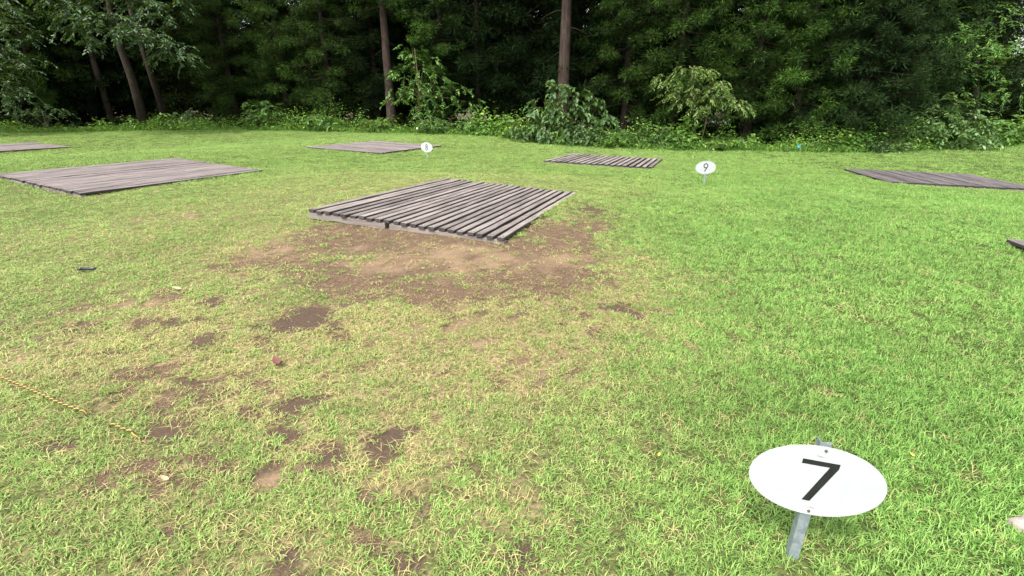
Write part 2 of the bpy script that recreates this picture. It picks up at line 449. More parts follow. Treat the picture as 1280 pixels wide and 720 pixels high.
M = dict(shaded_bark=mat_bark('shaded_cedar_bark', (.014, .010, .008), (.038, .027, .021)), ground=mat_ground(), grass=mat_grass(),  # first bark: darker cedar copy, forest shade painted into its colour
    deck=mat_wood('weathered_deck', (0.119, 0.099, 0.088), (0.238, 0.209, 0.189)), joist=mat_wood('weathered_joist', (0.126, 0.104, 0.089), (0.229, 0.200, 0.178)),
    deck_far=mat_wood('weathered_deck_mauve', (0.108, 0.089, 0.083), (0.202, 0.171, 0.160)), deck_dark=mat_wood('dark_weathered_deck', (0.059, 0.050, 0.049), (0.122, 0.107, 0.106)),
    cedar_bark=mat_bark('cedar_bark', (.013, .009, .008), (.068, .047, .038)), bark=mat_bark('grey_brown_bark', (.018, .013, .010), (.05, .038, .03), (5, 5, 1.6)),
    stem=mat_bark('stem_bark', (.07, .055, .03), (.16, .13, .07)),
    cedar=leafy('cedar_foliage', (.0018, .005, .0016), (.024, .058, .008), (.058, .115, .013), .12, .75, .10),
    cedar_shaded=leafy('shaded_cedar_foliage', (.002, .005, .002), (.007, .016, .005), (.013, .028, .008), .05, .85, .03),  # darker cedar copy for inner trees, shade painted into the colour
    cypress=leafy('cypress_foliage', (.0016, .005, .0016), (.015, .037, .009), (.028, .058, .013), .1, .75, .10),
    shaded_plants=leafy('shaded_floor_leaves', (.004, .009, .003), (.010, .022, .006), (.02, .036, .01), .08, .8, .05),  # broad leaves with the dark of the forest interior painted in
    broad=leafy('glossy_broadleaf', (.018, .046, .015), (.045, .10, .032), (.085, .15, .05), .2, .42, .30),
    shrub=leafy('shrub_leaves', (.030, .090, .016), (.085, .19, .034), (.17, .28, .06), .25, .5, .25),
    bigleaf=leafy('pale_backed_leaves', (.026, .070, .016), (.065, .135, .034), (.16, .24, .10), .25, .48, .25),
    sumac=leafy('yellow_green_leaves', (.06, .125, .022), (.13, .215, .042), (.23, .31, .075), .3, .45, .4),
    under=leafy('undergrowth_leaves', (.035, .095, .016), (.12, .24, .036), (.26, .38, .08), .28, .5, .2),
    tallgrass=leafy('long_grass', (.05, .13, .025), (.10, .21, .04), (.16, .26, .06), .3, .5, .3),
    plate=mat_plate(), black=mat_simple('black_paint', (.012, .012, .013), .45, .4, var=.3), galv=mat_galv(),
    rust=mat_simple('rusty_bolt', (.12, .085, .07), .6, .4, .5), wire=mat_simple('grey_wire', (.40, .40, .38), .4, .5, .6),
    rope=mat_rope(), stone=mat_simple('pale_stone', (.26, .215, .19), .9, .2, var=.25, scale=40, bump=.4),
    redleaf=mat_simple('red_dead_leaf', (.10, .036, .028), .6, .3, var=.3), paleleaf=mat_simple('pale_dead_leaf', (.28, .22, .13), .6, .3, var=.2),
    yellowleaf=mat_simple('yellow_leaf', (.50, .36, .05), .6, .3, var=.2), pen=mat_simple('dark_blue_plastic', (.014, .018, .032), .3, .5),
    pencap=mat_simple('black_plastic', (.015, .015, .018), .35, .5), teal=mat_simple('turquoise_fabric', (.04, .25, .28), .7, .3),
    red=mat_simple('red_fabric', (.42, .05, .045), .7, .3), white=mat_simple('white_paper', (.75, .75, .73), .7, .3),
    road=mat_simple('pale_concrete', (.42, .42, .43), .9, .2, var=.12, scale=1.5))

# ------------------------------------------------------------------ ground
def axis(parts):
    out = []
    for a, b, s in parts: out.append(np.arange(a, b, s))
    out.append([parts[-1][1]]); return np.concatenate(out)
gx = axis([(-1500,-300,200),(-300,-70,23),(-70,-20,2.5),(-20,-7,.4),(-7,7,.05),(7,20,.4),(20,70,2.5),(70,300,23),(300,1500,200)])
gy = axis([(-1500,-200,200),(-200,-10,12),(-10,.6,.4),(.6,10,.05),(10,22,.25),(22,40,.6),(40,90,2.5),(90,300,21),(300,1500,200)])
X, Y = np.meshgrid(gx, gy, indexing='xy')
Z = tz(X, Y)
soil, dark, sand, dry, lush = wear(X.ravel(), Y.ravel())
relief = (fbm(X.ravel(), Y.ravel(), .5, 70, 3)-.5)*.03*(np.abs(X.ravel()) < 40) - .006*np.clip(soil, 0, 1) + soil*.022*(fbm(X.ravel(), Y.ravel(), .14, 77, 2)-.5)
er = edge_r(X, Y)
under_deck = np.zeros(X.size)  # bare ground below the decks, their shade painted in as a darker colour
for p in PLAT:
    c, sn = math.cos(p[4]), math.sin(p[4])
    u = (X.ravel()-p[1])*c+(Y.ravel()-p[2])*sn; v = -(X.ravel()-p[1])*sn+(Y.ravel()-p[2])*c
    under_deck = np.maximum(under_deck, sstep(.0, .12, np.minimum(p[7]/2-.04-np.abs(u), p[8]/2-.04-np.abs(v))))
Zg = Z.ravel()+relief
for p in PLAT:                                       # the ground stays clear of the boards
    c, sn = math.cos(p[4]), math.sin(p[4])
    u = (X.ravel()-p[1])*c+(Y.ravel()-p[2])*sn; v = -(X.ravel()-p[1])*sn+(Y.ravel()-p[2])*c
    k = (np.abs(u) < p[7]/2+.10) & (np.abs(v) < p[8]/2+.10)
    Zg[k] = np.minimum(Zg[k], plat_z(p, X.ravel()[k], Y.ravel()[k])-TOPH+.004)
V = np.c_[X.ravel(), Y.ravel(), Zg]
nx, ny = len(gx), len(gy)
i = np.arange((ny-1)*nx).reshape(ny-1, nx)[:, :-1].ravel()
Q = np.c_[i, i+1, i+nx+1, i+nx]
gm = mesh_np('lawn', V, [Q], smooth=True)
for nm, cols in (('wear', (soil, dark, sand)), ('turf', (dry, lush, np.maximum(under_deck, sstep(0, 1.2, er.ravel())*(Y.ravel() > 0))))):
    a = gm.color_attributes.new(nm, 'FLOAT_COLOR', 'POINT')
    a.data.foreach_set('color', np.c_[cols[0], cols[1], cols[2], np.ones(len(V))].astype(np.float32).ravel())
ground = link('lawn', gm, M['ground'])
tag(ground, 'lawn with bare brown soil and worn patches', 'lawn', kind='structure')

# ------------------------------------------------------------------ grass tufts, as instances on scattered points
def tuft_mesh(name, n, rad, hmin, hmax, w, flat, straw, seed, runner=0):
    rg = np.random.default_rng(seed)
    ang = rg.uniform(0, 2*np.pi, n); r = rad*np.sqrt(rg.random(n))
    b = np.c_[r*np.cos(ang), r*np.sin(ang), np.full(n, -.006)]
    yaw = rg.uniform(0, 2*np.pi, n)
    L = rg.uniform(hmin, hmax, n); lean = np.clip(rg.normal(flat, .3, n), .12, 1.45)
    d = np.c_[np.cos(yaw), np.sin(yaw)]
    px = np.c_[-d[:,1], d[:,0], np.zeros(n)]
    tw = rg.uniform(-.6, .6, n); px = px*np.cos(tw)[:,None]; px[:,2] = np.sin(tw)
    ww = w*rg.uniform(.7, 1.25, n)
    m1 = b + np.c_[d*(L*.5*np.sin(lean*.55))[:,None], L*.5*np.cos(lean*.55)]
    e = np.minimum(lean*1.45, 1.75)
    t = m1 + np.c_[d*(L*.5*np.sin(e))[:,None], L*.5*np.cos(e)]
    V = np.stack([b-px*ww[:,None]*.4, b+px*ww[:,None]*.4, m1-px*ww[:,None]*.5, m1+px*ww[:,None]*.5, t], 1)
    V[:,:,2] = np.maximum(V[:,:,2], .0005*np.arange(n)[:,None]/n+.001)
    V[:,:2,2] = -.006
    rnd = rg.random(n); st = np.clip(rg.random(n)*.9+straw, 0, 1.3)
    T = np.stack([np.stack([rnd, st, np.zeros(n), np.ones(n)], 1)]*5, 1)
    k = np.arange(n)[:,None]*5
    return mesh_np(name, V.reshape(-1, 3), [k+np.array([[0,1,3,2]]), k+np.array([[2,3,4]])], T.reshape(-1, 4))

def scatter(density, rmin, rmax, half=1.22, pad=2.5):
    """random points in the wedge in front of the camera between two distances"""
    wx = rmax*half+pad
    n = int(density*(2*wx)*(rmax+2))
    x = rng.uniform(-wx, wx, n); y = rng.uniform(-1.5, rmax+.5, n)
    d = np.hypot(x, np.maximum(y, 0)+.0)
    ok = (np.abs(x) < np.maximum(y, 0)*half+pad) & (d >= rmin) & (d < rmax)
    return x[ok], y[ok]
def off_platform(x, y, g=-.02):
    ok = np.ones(len(x), bool)
    for p in PLAT:
        c, s = math.cos(p[4]), math.sin(p[4])
        u = (x-p[1])*c+(y-p[2])*s; v = -(x-p[1])*s+(y-p[2])*c
        ok &= ~((np.abs(u) < p[7]/2+g) & (np.abs(v) < p[8]/2+g))
    return ok

protos = []
for k in range(5): protos.append(tuft_mesh('grass_tuft', 15, .034, .022, .054, .0037, .88, 0, 100+k))
for k in range(2): protos.append(tuft_mesh('grass_tuft', 9, .05, .04, .10, .003, 1.38, .9, 120+k))     # dead runners lying flat
for k in range(3): protos.append(tuft_mesh('grass_tuft', 18, .036, .028, .064, .0039, .84, -.35, 140+k))  # lush
for k in range(4): protos.append(tuft_mesh('grass_tuft', 34, .10, .030, .062, .0062, .80, 0, 160+k))    # wide, for the far lawn
PX, PY, PS, PI_, PC = [], [], [], [], []
for (den, r0, r1, wide, sc) in ((1080, .2, 4.2, 0, 1.0), (600, 4.2, 7.5, 0, 1.15), (430, 7.5, 12, 0, 1.2), (105, 12, 19, 1, 1.1), (40, 19, 42, 1, 1.7)):
    x, y = scatter(den, r0, r1)
    k = (edge_r(x, y) < .5) & off_platform(x, y); x, y = x[k], y[k]
    s_, d_, a_, dr, lu = wear(x, y)
    n = len(x); u = rng.random(n)
    bare = np.clip(s_*1.12, 0, 1)
    thin = .25*np.clip(dr-.3, 0, 1)
    keep = u > bare*np.where(s_ > .8, .97, .86)+thin*(1-bare)
    straw = (rng.random(n) < .07+.5*np.clip(dr-.2, 0, 1)*.45) & (s_ > -1)
    extra = (~keep) & (rng.random(n) < .10*(d_ < .5))
    straw = np.where(keep, straw, True); keep = keep | extra
    lushy = (rng.random(n) < np.clip(lu-.25, 0, 1)*.9) & ~straw
    idx = np.where(straw, rng.integers(5, 7, n), np.where(lushy, rng.integers(7, 10, n), rng.integers(0, 5, n)))
    if wide: idx = rng.integers(10, 14, n)
    hz = rng.uniform(.75, 1.2, n)*(.70+.28*lu)*(1-.45*s_)
    hz = hz*(1+1.6*sstep(-.9, .1, edge_r(x, y)))
    hz = np.where(off_platform(x, y, .10), hz, hz*1.3)         # the mower misses the strip against the decks
    x, y, idx, hz, dr, lu = (q[keep] for q in (x, y, idx, hz, dr, lu)); n = len(x)
    PX.append(x); PY.append(y); PI_.append(idx)
    sx = sc*rng.uniform(.85, 1.2, n)
    PS.append(np.c_[sx, sx, hz*(1.0 if not wide else 1.15)])
    PC.append(np.c_[np.clip(dr*.47-.02+rng.normal(0, .06, n)+.10*(fbm(x, y, .45, 95, 2)-.5), 0, 1), np.clip(lu+.5*(fbm(x, y, .55, 97, 2)-.5), 0, 1), np.clip(.5+.9*(fbm(x, y, .7, 99, 3)-.5)+rng.normal(0, .22, n), 0, 1), np.ones(n)])
PX, PY, PI_ = np.concatenate(PX), np.concatenate(PY), np.concatenate(PI_)
PS, PC = np.concatenate(PS), np.concatenate(PC)
PZ = tz(PX, PY)+(fbm(PX, PY, .5, 70, 3)-.5)*.03
n = len(PX); print('tufts', n)
pm = bpy.data.meshes.new('grass'); pm.vertices.add(n)
pm.vertices.foreach_set('co', np.c_[PX, PY, PZ].astype(np.float32).ravel())
a = pm.attributes.new('rot', 'FLOAT_VECTOR', 'POINT'); a.data.foreach_set('vector', np.c_[rng.normal(0, .12, n), rng.normal(0, .12, n), rng.uniform(0, 6.283, n)].astype(np.float32).ravel())
a = pm.attributes.new('scl', 'FLOAT_VECTOR', 'POINT'); a.data.foreach_set('vector', PS.astype(np.float32).ravel())
a = pm.attributes.new('idx', 'INT', 'POINT'); a.data.foreach_set('value', PI_.astype(np.int32))
a = pm.attributes.new('patch', 'FLOAT_COLOR', 'POINT'); a.data.foreach_set('color', PC.astype(np.float32).ravel())
pm.materials.append(M['grass'])
grass = link('grass', pm)
tag(grass, 'short patchy lawn grass, green with straw coloured wear', 'grass', kind='stuff')
gn = bpy.data.node_groups.new('grass_scatter', 'GeometryNodeTree')
gn.interface.new_socket('Geometry', in_out='INPUT', socket_type='NodeSocketGeometry')
gn.interface.new_socket('Geometry', in_out='OUTPUT', socket_type='NodeSocketGeometry')
gi = gn.nodes.new('NodeGroupInput'); go = gn.nodes.new('NodeGroupOutput')
jn = gn.nodes.new('GeometryNodeJoinGeometry')
for me in reversed(protos):
    me.materials.append(M['grass'])
    ob = bpy.data.objects.new('grass_tuft', me)             # only a source of mesh data, never placed in the scene
    oi = gn.nodes.new('GeometryNodeObjectInfo'); oi.inputs['Object'].default_value = ob
    ti = gn.nodes.new('GeometryNodeGeometryToInstance')
    gn.links.new(oi.outputs['Geometry'], ti.inputs[0]); gn.links.new(ti.outputs[0], jn.inputs[0])
ip = gn.nodes.new('GeometryNodeInstanceOnPoints'); ip.inputs['Pick Instance'].default_value = True
def named(nm, typ):
    q = gn.nodes.new('GeometryNodeInputNamedAttribute'); q.data_type = typ; q.inputs['Name'].default_value = nm
    return q.outputs['Attribute']
gn.links.new(gi.outputs[0], ip.inputs['Points']); gn.links.new(jn.outputs[0], ip.inputs['Instance'])
gn.links.new(named('idx', 'INT'), ip.inputs['Instance Index'])
gn.links.new(named('rot', 'FLOAT_VECTOR'), ip.inputs['Rotation'])
gn.links.new(named('scl', 'FLOAT_VECTOR'), ip.inputs['Scale'])
gn.links.new(ip.outputs[0], go.inputs[0])
grass.modifiers.new('scatter', 'NODES').node_group = gn

# ------------------------------------------------------------------ crumbs of soil and grit on the bare patches
x, y = scatter(700, .8, 9.5); k = off_platform(x, y, .01); x, y = x[k], y[k]
s_, d_, a_, dr, lu = wear(x, y); k = rng.random(len(x)) < np.clip(s_-.35, 0, 1)**1.2; x, y, d_ = x[k], y[k], d_[k]
n = len(x); ph = rng.uniform(0, 6.28, n); sz = .004+.011*rng.random(n)**3
base = np.array([(1,0,0),(0,1,0),(-1,0,0),(0,-1,0),(0,0,.75),(0,0,-.5)])
V = base[None]*sz[:, None, None]*rng.uniform(.6, 1.3, (n, 6, 1))
cs, sn = np.cos(ph)[:, None], np.sin(ph)[:, None]
V = np.stack([V[:, :, 0]*cs-V[:, :, 1]*sn, V[:, :, 0]*sn+V[:, :, 1]*cs, V[:, :, 2]], 2)
zz = tz(x, y)+(fbm(x, y, .5, 70, 3)-.5)*.03-.014
V += np.c_[x, y, zz][:, None]
tri = np.array([(0,1,4),(1,2,4),(2,3,4),(3,0,4),(1,0,5),(2,1,5),(3,2,5),(0,3,5)])
T = np.repeat(np.c_[rng.random(n)**1.5, d_, np.zeros(n), np.ones(n)][:, None], 6, 1)
cm, nt, out = new_mat('soil_crumb'); tt = sepc(nt, attr(nt, 'tint').outputs['Color'])
principled(nt, out, mixc(nt, tt[0], (.07, .042, .026), (.30, .22, .14)), .95, .1)
tag(link('soil_crumbs', mesh_np('soil_crumbs', V.reshape(-1, 3), [(np.arange(n)[:, None, None]*6+tri).reshape(-1, 3)], T.reshape(-1, 4)), cm), 'crumbs of brown soil and grit on the bare patches', 'soil', kind='stuff')

# ------------------------------------------------------------------ wooden platforms
PLAB = {
 'main': 'grey slatted wooden platform in the middle, beside the large bare patch of brown soil',
 'left': 'wide grey wooden platform with tight boards at the left, nearest on that side',
 'eight': 'flat grey wooden platform directly behind the sign numbered 8',
 'nine': 'small looking slatted wooden platform with open gaps, between signs 8 and 9',
 'right': 'dark sunken wooden platform at the right beyond sign 9',
 'farl': 'far wooden platform cut by the left side of the picture, nearest the trees',
 'edge': 'wooden platform of which only a corner shows at the right side of the picture'}
def slat(mb, x0, x1, y0, y1, z0, z1, tint, rg, seg=10):
    """worn board along y with slightly wavy, eased edges"""
    e = .006; top, low = [], []
    for j in range(seg+1):
        y = y0+(y1-y0)*j/seg
        a, b = x0+rg.uniform(-.004, .004), x1+rg.uniform(-.004, .004)
        w = z1+rg.uniform(-.003, .003)
        top += [(a, y, w-e), (a+e, y, w), (b-e, y, w), (b, y, w-e)]
        low += [(b, y, w-e), (b, y, z0), (a, y, z0), (a, y, w-e)]
    def strip(P): mb.add(P[0], [(j*4+k, (j+1)*4+k, (j+1)*4+k+1, j*4+k+1) for j in range(seg) for k in range(3)], P[1])
    td = (tint[0], tint[1], 1, 1)                         # sawn sides and end grain: shade of the gaps painted in as near black
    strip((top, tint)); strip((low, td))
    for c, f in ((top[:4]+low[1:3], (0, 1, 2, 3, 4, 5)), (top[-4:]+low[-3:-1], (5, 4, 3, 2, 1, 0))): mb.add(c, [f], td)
def platform(p):
    key, x, y, z, yaw, tx, ty, sw, sd, along_y, ns = p
    rg = random.Random(sum(map(ord, key)))
    nrm = Vector((-tx, -ty, 1)).normalized()
    ux = Vector((math.cos(yaw), math.sin(yaw), 0)); ux = (ux-nrm*ux.dot(nrm)).normalized(); uy = nrm.cross(ux)
    if not along_y: ux, uy, sw, sd = uy, -ux, sd, sw
    m = Matrix((ux, uy, nrm)).transposed()
    root = empty('wooden_platform', Vector((x, y, z))-nrm*TOPH, m.to_euler())
    tag(root, PLAB[key], 'platform', 'low wooden platforms on the lawn')
    T = TOPH; th = .036
    mb = MB(); pitch = sw/ns
    gap = {'main': .044, 'left': .020, 'eight': .018, 'nine': .07, 'right': .028, 'farl': .018, 'edge': .03}[key]
    for i in range(ns):
        a = -sw/2+i*pitch+gap/2; b = a+pitch-gap
        sk = rg.uniform(-.007, .007)
        dz = rg.uniform(-.006, .006)
        if key in ('main', 'left', 'nine'):                # nail heads over the joists
            for yy in (-sd/2+.045, -sd/6, sd/6, sd/2-.045):
                for xx in (a+.022, b-.022):
                    q = xx+sk+rg.uniform(-.004, .004); r = yy+rg.uniform(-.01, .01)
                    mb.box(q-.004, q+.004, r-.004, r+.004, T-.01, T+dz+.0045, (rg.random(), .3, 1, 1))
        slat(mb, a+sk, b+sk, -sd/2+rg.uniform(-.018, .018), sd/2+rg.uniform(-.02, .02), T-th+dz, T+dz, (rg.random(), rg.random(), 0, 1), rg)
    dm = {'main': 'deck', 'right': 'deck_dark', 'edge': 'deck_far'}.get(key, 'deck_far')
    if key == 'nine': dm = 'deck'
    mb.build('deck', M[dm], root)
    for yy in (-sd/2+.045, -sd/6, sd/6, sd/2-.045):
        j = MB()
        # joists run across the slats; a joist on the near side is made of two lengths with a break between
        brk = rg.uniform(-.12, .05)*sw
        for a, b in ((-sw/2+.01, brk-.03), (brk+.03, sw/2-.01)):
            n = 8; h0 = .012
            V = []
            for q in range(n+1):
                xx = a+(b-a)*q/n; w = .038+rg.uniform(-.003, .003); bot = -.05+rg.uniform(-.006, .006)
                V += [(xx, yy-w, bot), (xx, yy-w, T-th-.007), (xx, yy+w, T-th-.007), (xx, yy+w, bot)]
            Fs = [(q*4+k, q*4+(k+1) % 4, q*4+4+(k+1) % 4, q*4+4+k) for q in range(n) for k in range(4)]
            Fs += [(3, 2, 1, 0), (n*4, n*4+1, n*4+2, n*4+3)]
            # wood grain runs along y in the material, so swap into the joist's own frame
            j.add([(-(v[1]-yy), v[0], v[2]) for v in V], Fs, (rg.random(), .4+.5*rg.random(), 0, 1))
        o = j.build('joist', M['joist'], root)
        o.rotation_euler = (0, 0, -math.pi/2); o.location = (0, yy, 0)
        o.scale = (1, 1, 1)
for p in PLAT: platform(p)

# ------------------------------------------------------------------ numbered signs
def ellipse(a, b, n=72): return [(a*math.cos(2*math.pi*k/n), b*math.sin(2*math.pi*k/n)) for k in range(n)]
def ring(mb, cx, cz, rx, rz, w, y0, y1, n=36, a0=0.0, a1=360.0):
    full = abs(a1-a0) >= 360
    V = []; st = n if full else n+1
    for k in range(st):
        t = R(a0+(a1-a0)*k/n); c, s = math.cos(t), math.sin(t)
        for q, y in ((w/2, y0), (-w/2, y0), (-w/2, y1), (w/2, y1)): V.append((cx+(rx+q)*c, y, cz+(rz+q)*s))
    Fs = []
    for k in range(n):
        A, B = k*4, ((k+1) % st)*4
        for q in range(4): Fs.append((A+q, B+q, B+(q+1) % 4, A+(q+1) % 4))
    if not full: Fs += [(0, 1, 2, 3), (n*4+3, n*4+2, n*4+1, n*4)]
    mb.add(V, Fs)
def bar(mb, x0, z0, x1, z1, w, y0, y1):
    d = Vector((x1-x0, z1-z0)); d.normalize(); nn = Vector((-d.y, d.x))*w/2
    mb.prism([(x0+nn.x, z0+nn.y), (x0-nn.x, z0-nn.y), (x1-nn.x, z1-nn.y), (x1+nn.x, z1+nn.y)], y0, y1)
PW, PH, PC_ = .216, .143, .360
def number_sign(digit, loc, yaw, lean, label):
    root = empty('number_sign', loc, (R(lean[0]), R(lean[1]), R(yaw)))
    tag(root, label, 'sign', 'oval number signs')
    # angle-iron stake: front flange behind the plate, second flange going back on the left
    mb = MB(); t = .003; w = .035; top = PC_+PH+.016
    mb.prism([(0, 0)]*0 or [(-w/2, -.12), (w/2, -.12), (w/2, top), (-w/2, top-.004)], .0035, .0035+t)
    mb.box(-w/2, -w/2+t, .0035+t+.0002, .0035+w, -.12, top-.003)
    mb.build('post', M['galv'], root)
    pl = MB(); E = ellipse(PW, PH)
    pl.prism([(x, z+PC_) for x, z in E], -.0012, .0012)
    plate = pl.build('plate', M['plate'], root)
    dg = MB(); y0, y1 = -.0022, -.0013; H = .168; zb = PC_-H/2
    if digit == '7':
        W = .116; s = .0185
        dg.prism([(-W/2, zb+H), (W/2, zb+H), (W/2, zb+H-s*.95), (-W/2+.055, zb), (-W/2+.030, zb), (W/2-.028, zb+H-s), (-W/2, zb+H-s)], y0, y1)
    elif digit == '8':
        ring(dg, 0, PC_-.036, .037, .043, .020, y0, y1); ring(dg, 0, PC_+.047, .029, .034, .019, y0-.0004, y1-.0004)
    else:
        ring(dg, 0, PC_+.038, .041, .043, .020, y0, y1)
        bar(dg, .040, PC_+.026, -.018, PC_-.084, .020, y0-.0004, y1-.0004)
    dg.build('number', M['black'], plate)
    for zz in (PC_+PH-.014, PC_-PH+.016):
        b = MB(); b.tube([(0.004, -.0052, zz), (0.004, -.0013, zz)], [.0042, .0052], 10)
        b.build('bolt', M['rust'], root)
    for zz, sg in ((PC_+PH-.036, 1), (PC_-PH+.034, -1)):
        b = MB()
        b.tube([(-.018, -.0014, zz+.002*sg), (-.017, -.003, zz), (0, -.0034, zz-.003*sg), (.017, -.003, zz), (.018, -.0014, zz+.002*sg)], .0011, 6)
        b.build('wire_tie', M['wire'], root)
    return root
q7 = at(991, 700); q8 = at(534, 199.5); q9 = at(880, 230)
number_sign('7', Vector(q7), -15, (-3, 1.5), 'white oval sign with number 7 on steel post, largest and nearest')
number_sign('8', Vector(q8), -28, (0, 1), 'white oval sign with number 8 in front of flat grey platform')
number_sign('9', Vector(q9), -8, (0, -2), 'white oval sign with number 9 standing alone on right lawn')

# ------------------------------------------------------------------ small things on the lawn
def leaf_thing(name, px, py, L, W, mat, label, yaw, curl=.25, lift=.028):
    c = at(px, py); mb = MB(); n = 7
    V = []
    for j in range(n+1):
        u = j/n; w = W/2*math.sin(math.pi*min(1, u*.94+.03))**.8; y = (u-.5)*L; z = curl*L*(2*u-1)**2*.5
        V += [(-w, y, z+.25*w), (0, y, z), (w, y, z+.3*w)]
    Fs = [(j*3+k, j*3+k+1, j*3+k+4, j*3+k+3) for j in range(n) for k in (0, 1)]
    m = len(V); V2 = [(a, b, d-.0008) for a, b, d in V]
    mb.add(V, Fs); mb.add(V2, [tuple(reversed(f)) for f in Fs])
    o = mb.build(name, M[mat], smooth=True); o.location = (c[0], c[1], c[2]+lift); o.rotation_euler = (R(12), R(-8), R(yaw))
    tag(o, label, 'leaf'); return o
leaf_thing('fallen_leaf', 347, 456, .09, .048, 'redleaf', 'reddish dead leaf lying on the worn turf left of middle', 40)
leaf_thing('fallen_leaf', 208, 604, .045, .020, 'paleleaf', 'small pale tan leaf lying in green grass at lower left', 70)
leaf_thing('fallen_leaf', 823, 574, .024, .012, 'yellowleaf', 'tiny yellow leaf in the grass left of sign 7 near', -30)
leaf_thing('fallen_leaf', 1138, 574, .024, .012, 'yellowleaf', 'tiny yellow leaf in lush grass right of sign 7', 20)
leaf_thing('fallen_leaf', 222, 364, .085, .035, 'paleleaf', 'pale dry leaf on the left lawn beyond the dark soil patch', 80, .1)
c = at(111, 340)
pen = empty('plastic_stick', (c[0], c[1], c[2]+.034), (R(90), 0, R(-80)))
tag(pen, 'dark blue plastic stick with a black end lying on grass', 'litter')
mb = MB(); mb.tube([(0, 0, -.075), (0, 0, -.06), (0, 0, .045)], [.005, .013, .014], 12); mb.build('barrel', M['pen'], pen, True)
mb = MB(); mb.tube([(0, 0, .0455), (0, 0, .085), (0, 0, .09)], [.015, .014, .006], 12); mb.build('cap', M['pencap'], pen, True)

# yellow and black rope, partly sunk into the turf
mb = MB(); pts = []
for (px, py) in ((-60, 447), (-25, 463), (0, 475), (25, 486), (52, 500), (75, 511), (95, 518), (108, 521), (122, 527), (140, 535), (158, 543), (172, 548), (182, 551)):
    q = at(px, py); pts.append(q)
pts = np.array(pts); d = np.r_[0, np.cumsum(np.linalg.norm(np.diff(pts, axis=0), axis=1))]
k = np.arange(0, d[-1], .007); P = np.c_[[np.interp(k, d, pts[:, i]) for i in range(3)]].T
u = k/d[-1]
P[:, 2] += .040+.008*np.sin(k*6)
pxs = np.interp(k, d, [-60,-25,0,25,52,75,95,108,122,140,158,172,182])
P[:, 2] -= .055*sstep(106, 112, pxs)*(1-sstep(136, 142, pxs))+.05*sstep(166, 176, pxs)
for i in range(2):                                    # two strands twisted round each other
    ph = k/.045*2*math.pi+math.pi*i
    dirn = np.gradient(P, axis=0); dirn /= np.linalg.norm(dirn, axis=1)[:, None]
    side = np.cross(dirn, [0, 0, 1]); side /= np.linalg.norm(side, axis=1)[:, None]; upv = np.cross(side, dirn)
    S = P+side*(.0035*np.cos(ph))[:, None]+upv*(.0035*np.sin(ph))[:, None]
    mb.tube(S, .0037, 6, (1-i, 0, 0, 1))
tag(mb.build('rope', M['rope'], smooth=True), 'twisted yellow and black rope half buried in the turf at left', 'rope')

# pale stone at the right
c = at(1278, 662); mb = MB(); rg = random.Random(5)
for j, (z, s) in enumerate(((-.03, .8), (0, 1), (.03, .95), (.042, .7), (.046, .25))):
    pass
rings = [(-.03, .9), (.0, 1.0), (.028, .93), (.040, .72), (.043, .3)]
V = []; seg = 16; wob = [rg.uniform(.82, 1.15) for _ in range(seg)]
for z, s in rings:
    for k in range(seg):
        t = 2*math.pi*k/seg; V.append((.085*s*wob[k]*math.cos(t), .055*s*wob[k]*math.sin(t), z+rg.uniform(-.003, .003)))
Fs = [(j*seg+k, j*seg+(k+1) % seg, (j+1)*seg+(k+1) % seg, (j+1)*seg+k) for j in range(4) for k in range(seg)]
Fs += [tuple(4*seg+k for k in range(seg)), tuple(range(seg-1, -1, -1))]
mb.add(V, Fs); o = mb.build('stone', M['stone'], smooth=True); o.location = (c[0]+.05, c[1], c[2]-.012); o.rotation_euler = (0, 0, R(-25))
tag(o, 'flat pale pinkish stone sunk in grass at lower right', 'stone')

# ------------------------------------------------------------------ foliage builders
def needles(cent, rad, n, L, w, rg, droop=.25, tone=None):
    """feathery puffs: thin triangles spraying out of each centre. cent (m,3), rad (m,)"""
    m = len(cent)
    d = rg.normal(size=(m, n, 3)); d[:, :, 2] = d[:, :, 2]*.75+.12
    d /= np.linalg.norm(d, axis=2)[:, :, None]
    rr = rad[:, None]*rg.uniform(.25, .95, (m, n))
    b = cent[:, None]+d*rr[:, :, None]*np.array([1.05, 1.05, .8])
    ll = L*rg.uniform(.6, 1.3, (m, n))
    dir2 = d+rg.normal(0, .45, (m, n, 3)); dir2[:, :, 2] -= droop
    dir2 /= np.linalg.norm(dir2, axis=2)[:, :, None]
    t = b+dir2*ll[:, :, None]
    s = np.cross(dir2, rg.normal(size=(m, n, 3))); s /= np.linalg.norm(s, axis=2)[:, :, None]
    ww = w*rg.uniform(.6, 1.4, (m, n))[:, :, None]
    mid = b+dir2*(ll*.45)[:, :, None]
    V = np.stack([b, mid-s*ww*.5, t, mid+s*ww*.5], 2).reshape(-1, 3)
    tn = (rg.random(m) if tone is None else tone)[:, None]
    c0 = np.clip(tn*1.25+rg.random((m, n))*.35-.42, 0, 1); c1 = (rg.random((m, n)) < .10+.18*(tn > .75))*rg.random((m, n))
    C = np.stack([c0, c1, np.zeros((m, n)), np.ones((m, n))], 2)
    C = np.repeat(C.reshape(-1, 1, 4), 4, 1).reshape(-1, 4)
    q = np.arange(m*n)[:, None]*4+np.array([[0, 1, 2, 3]])
    return V, q, C

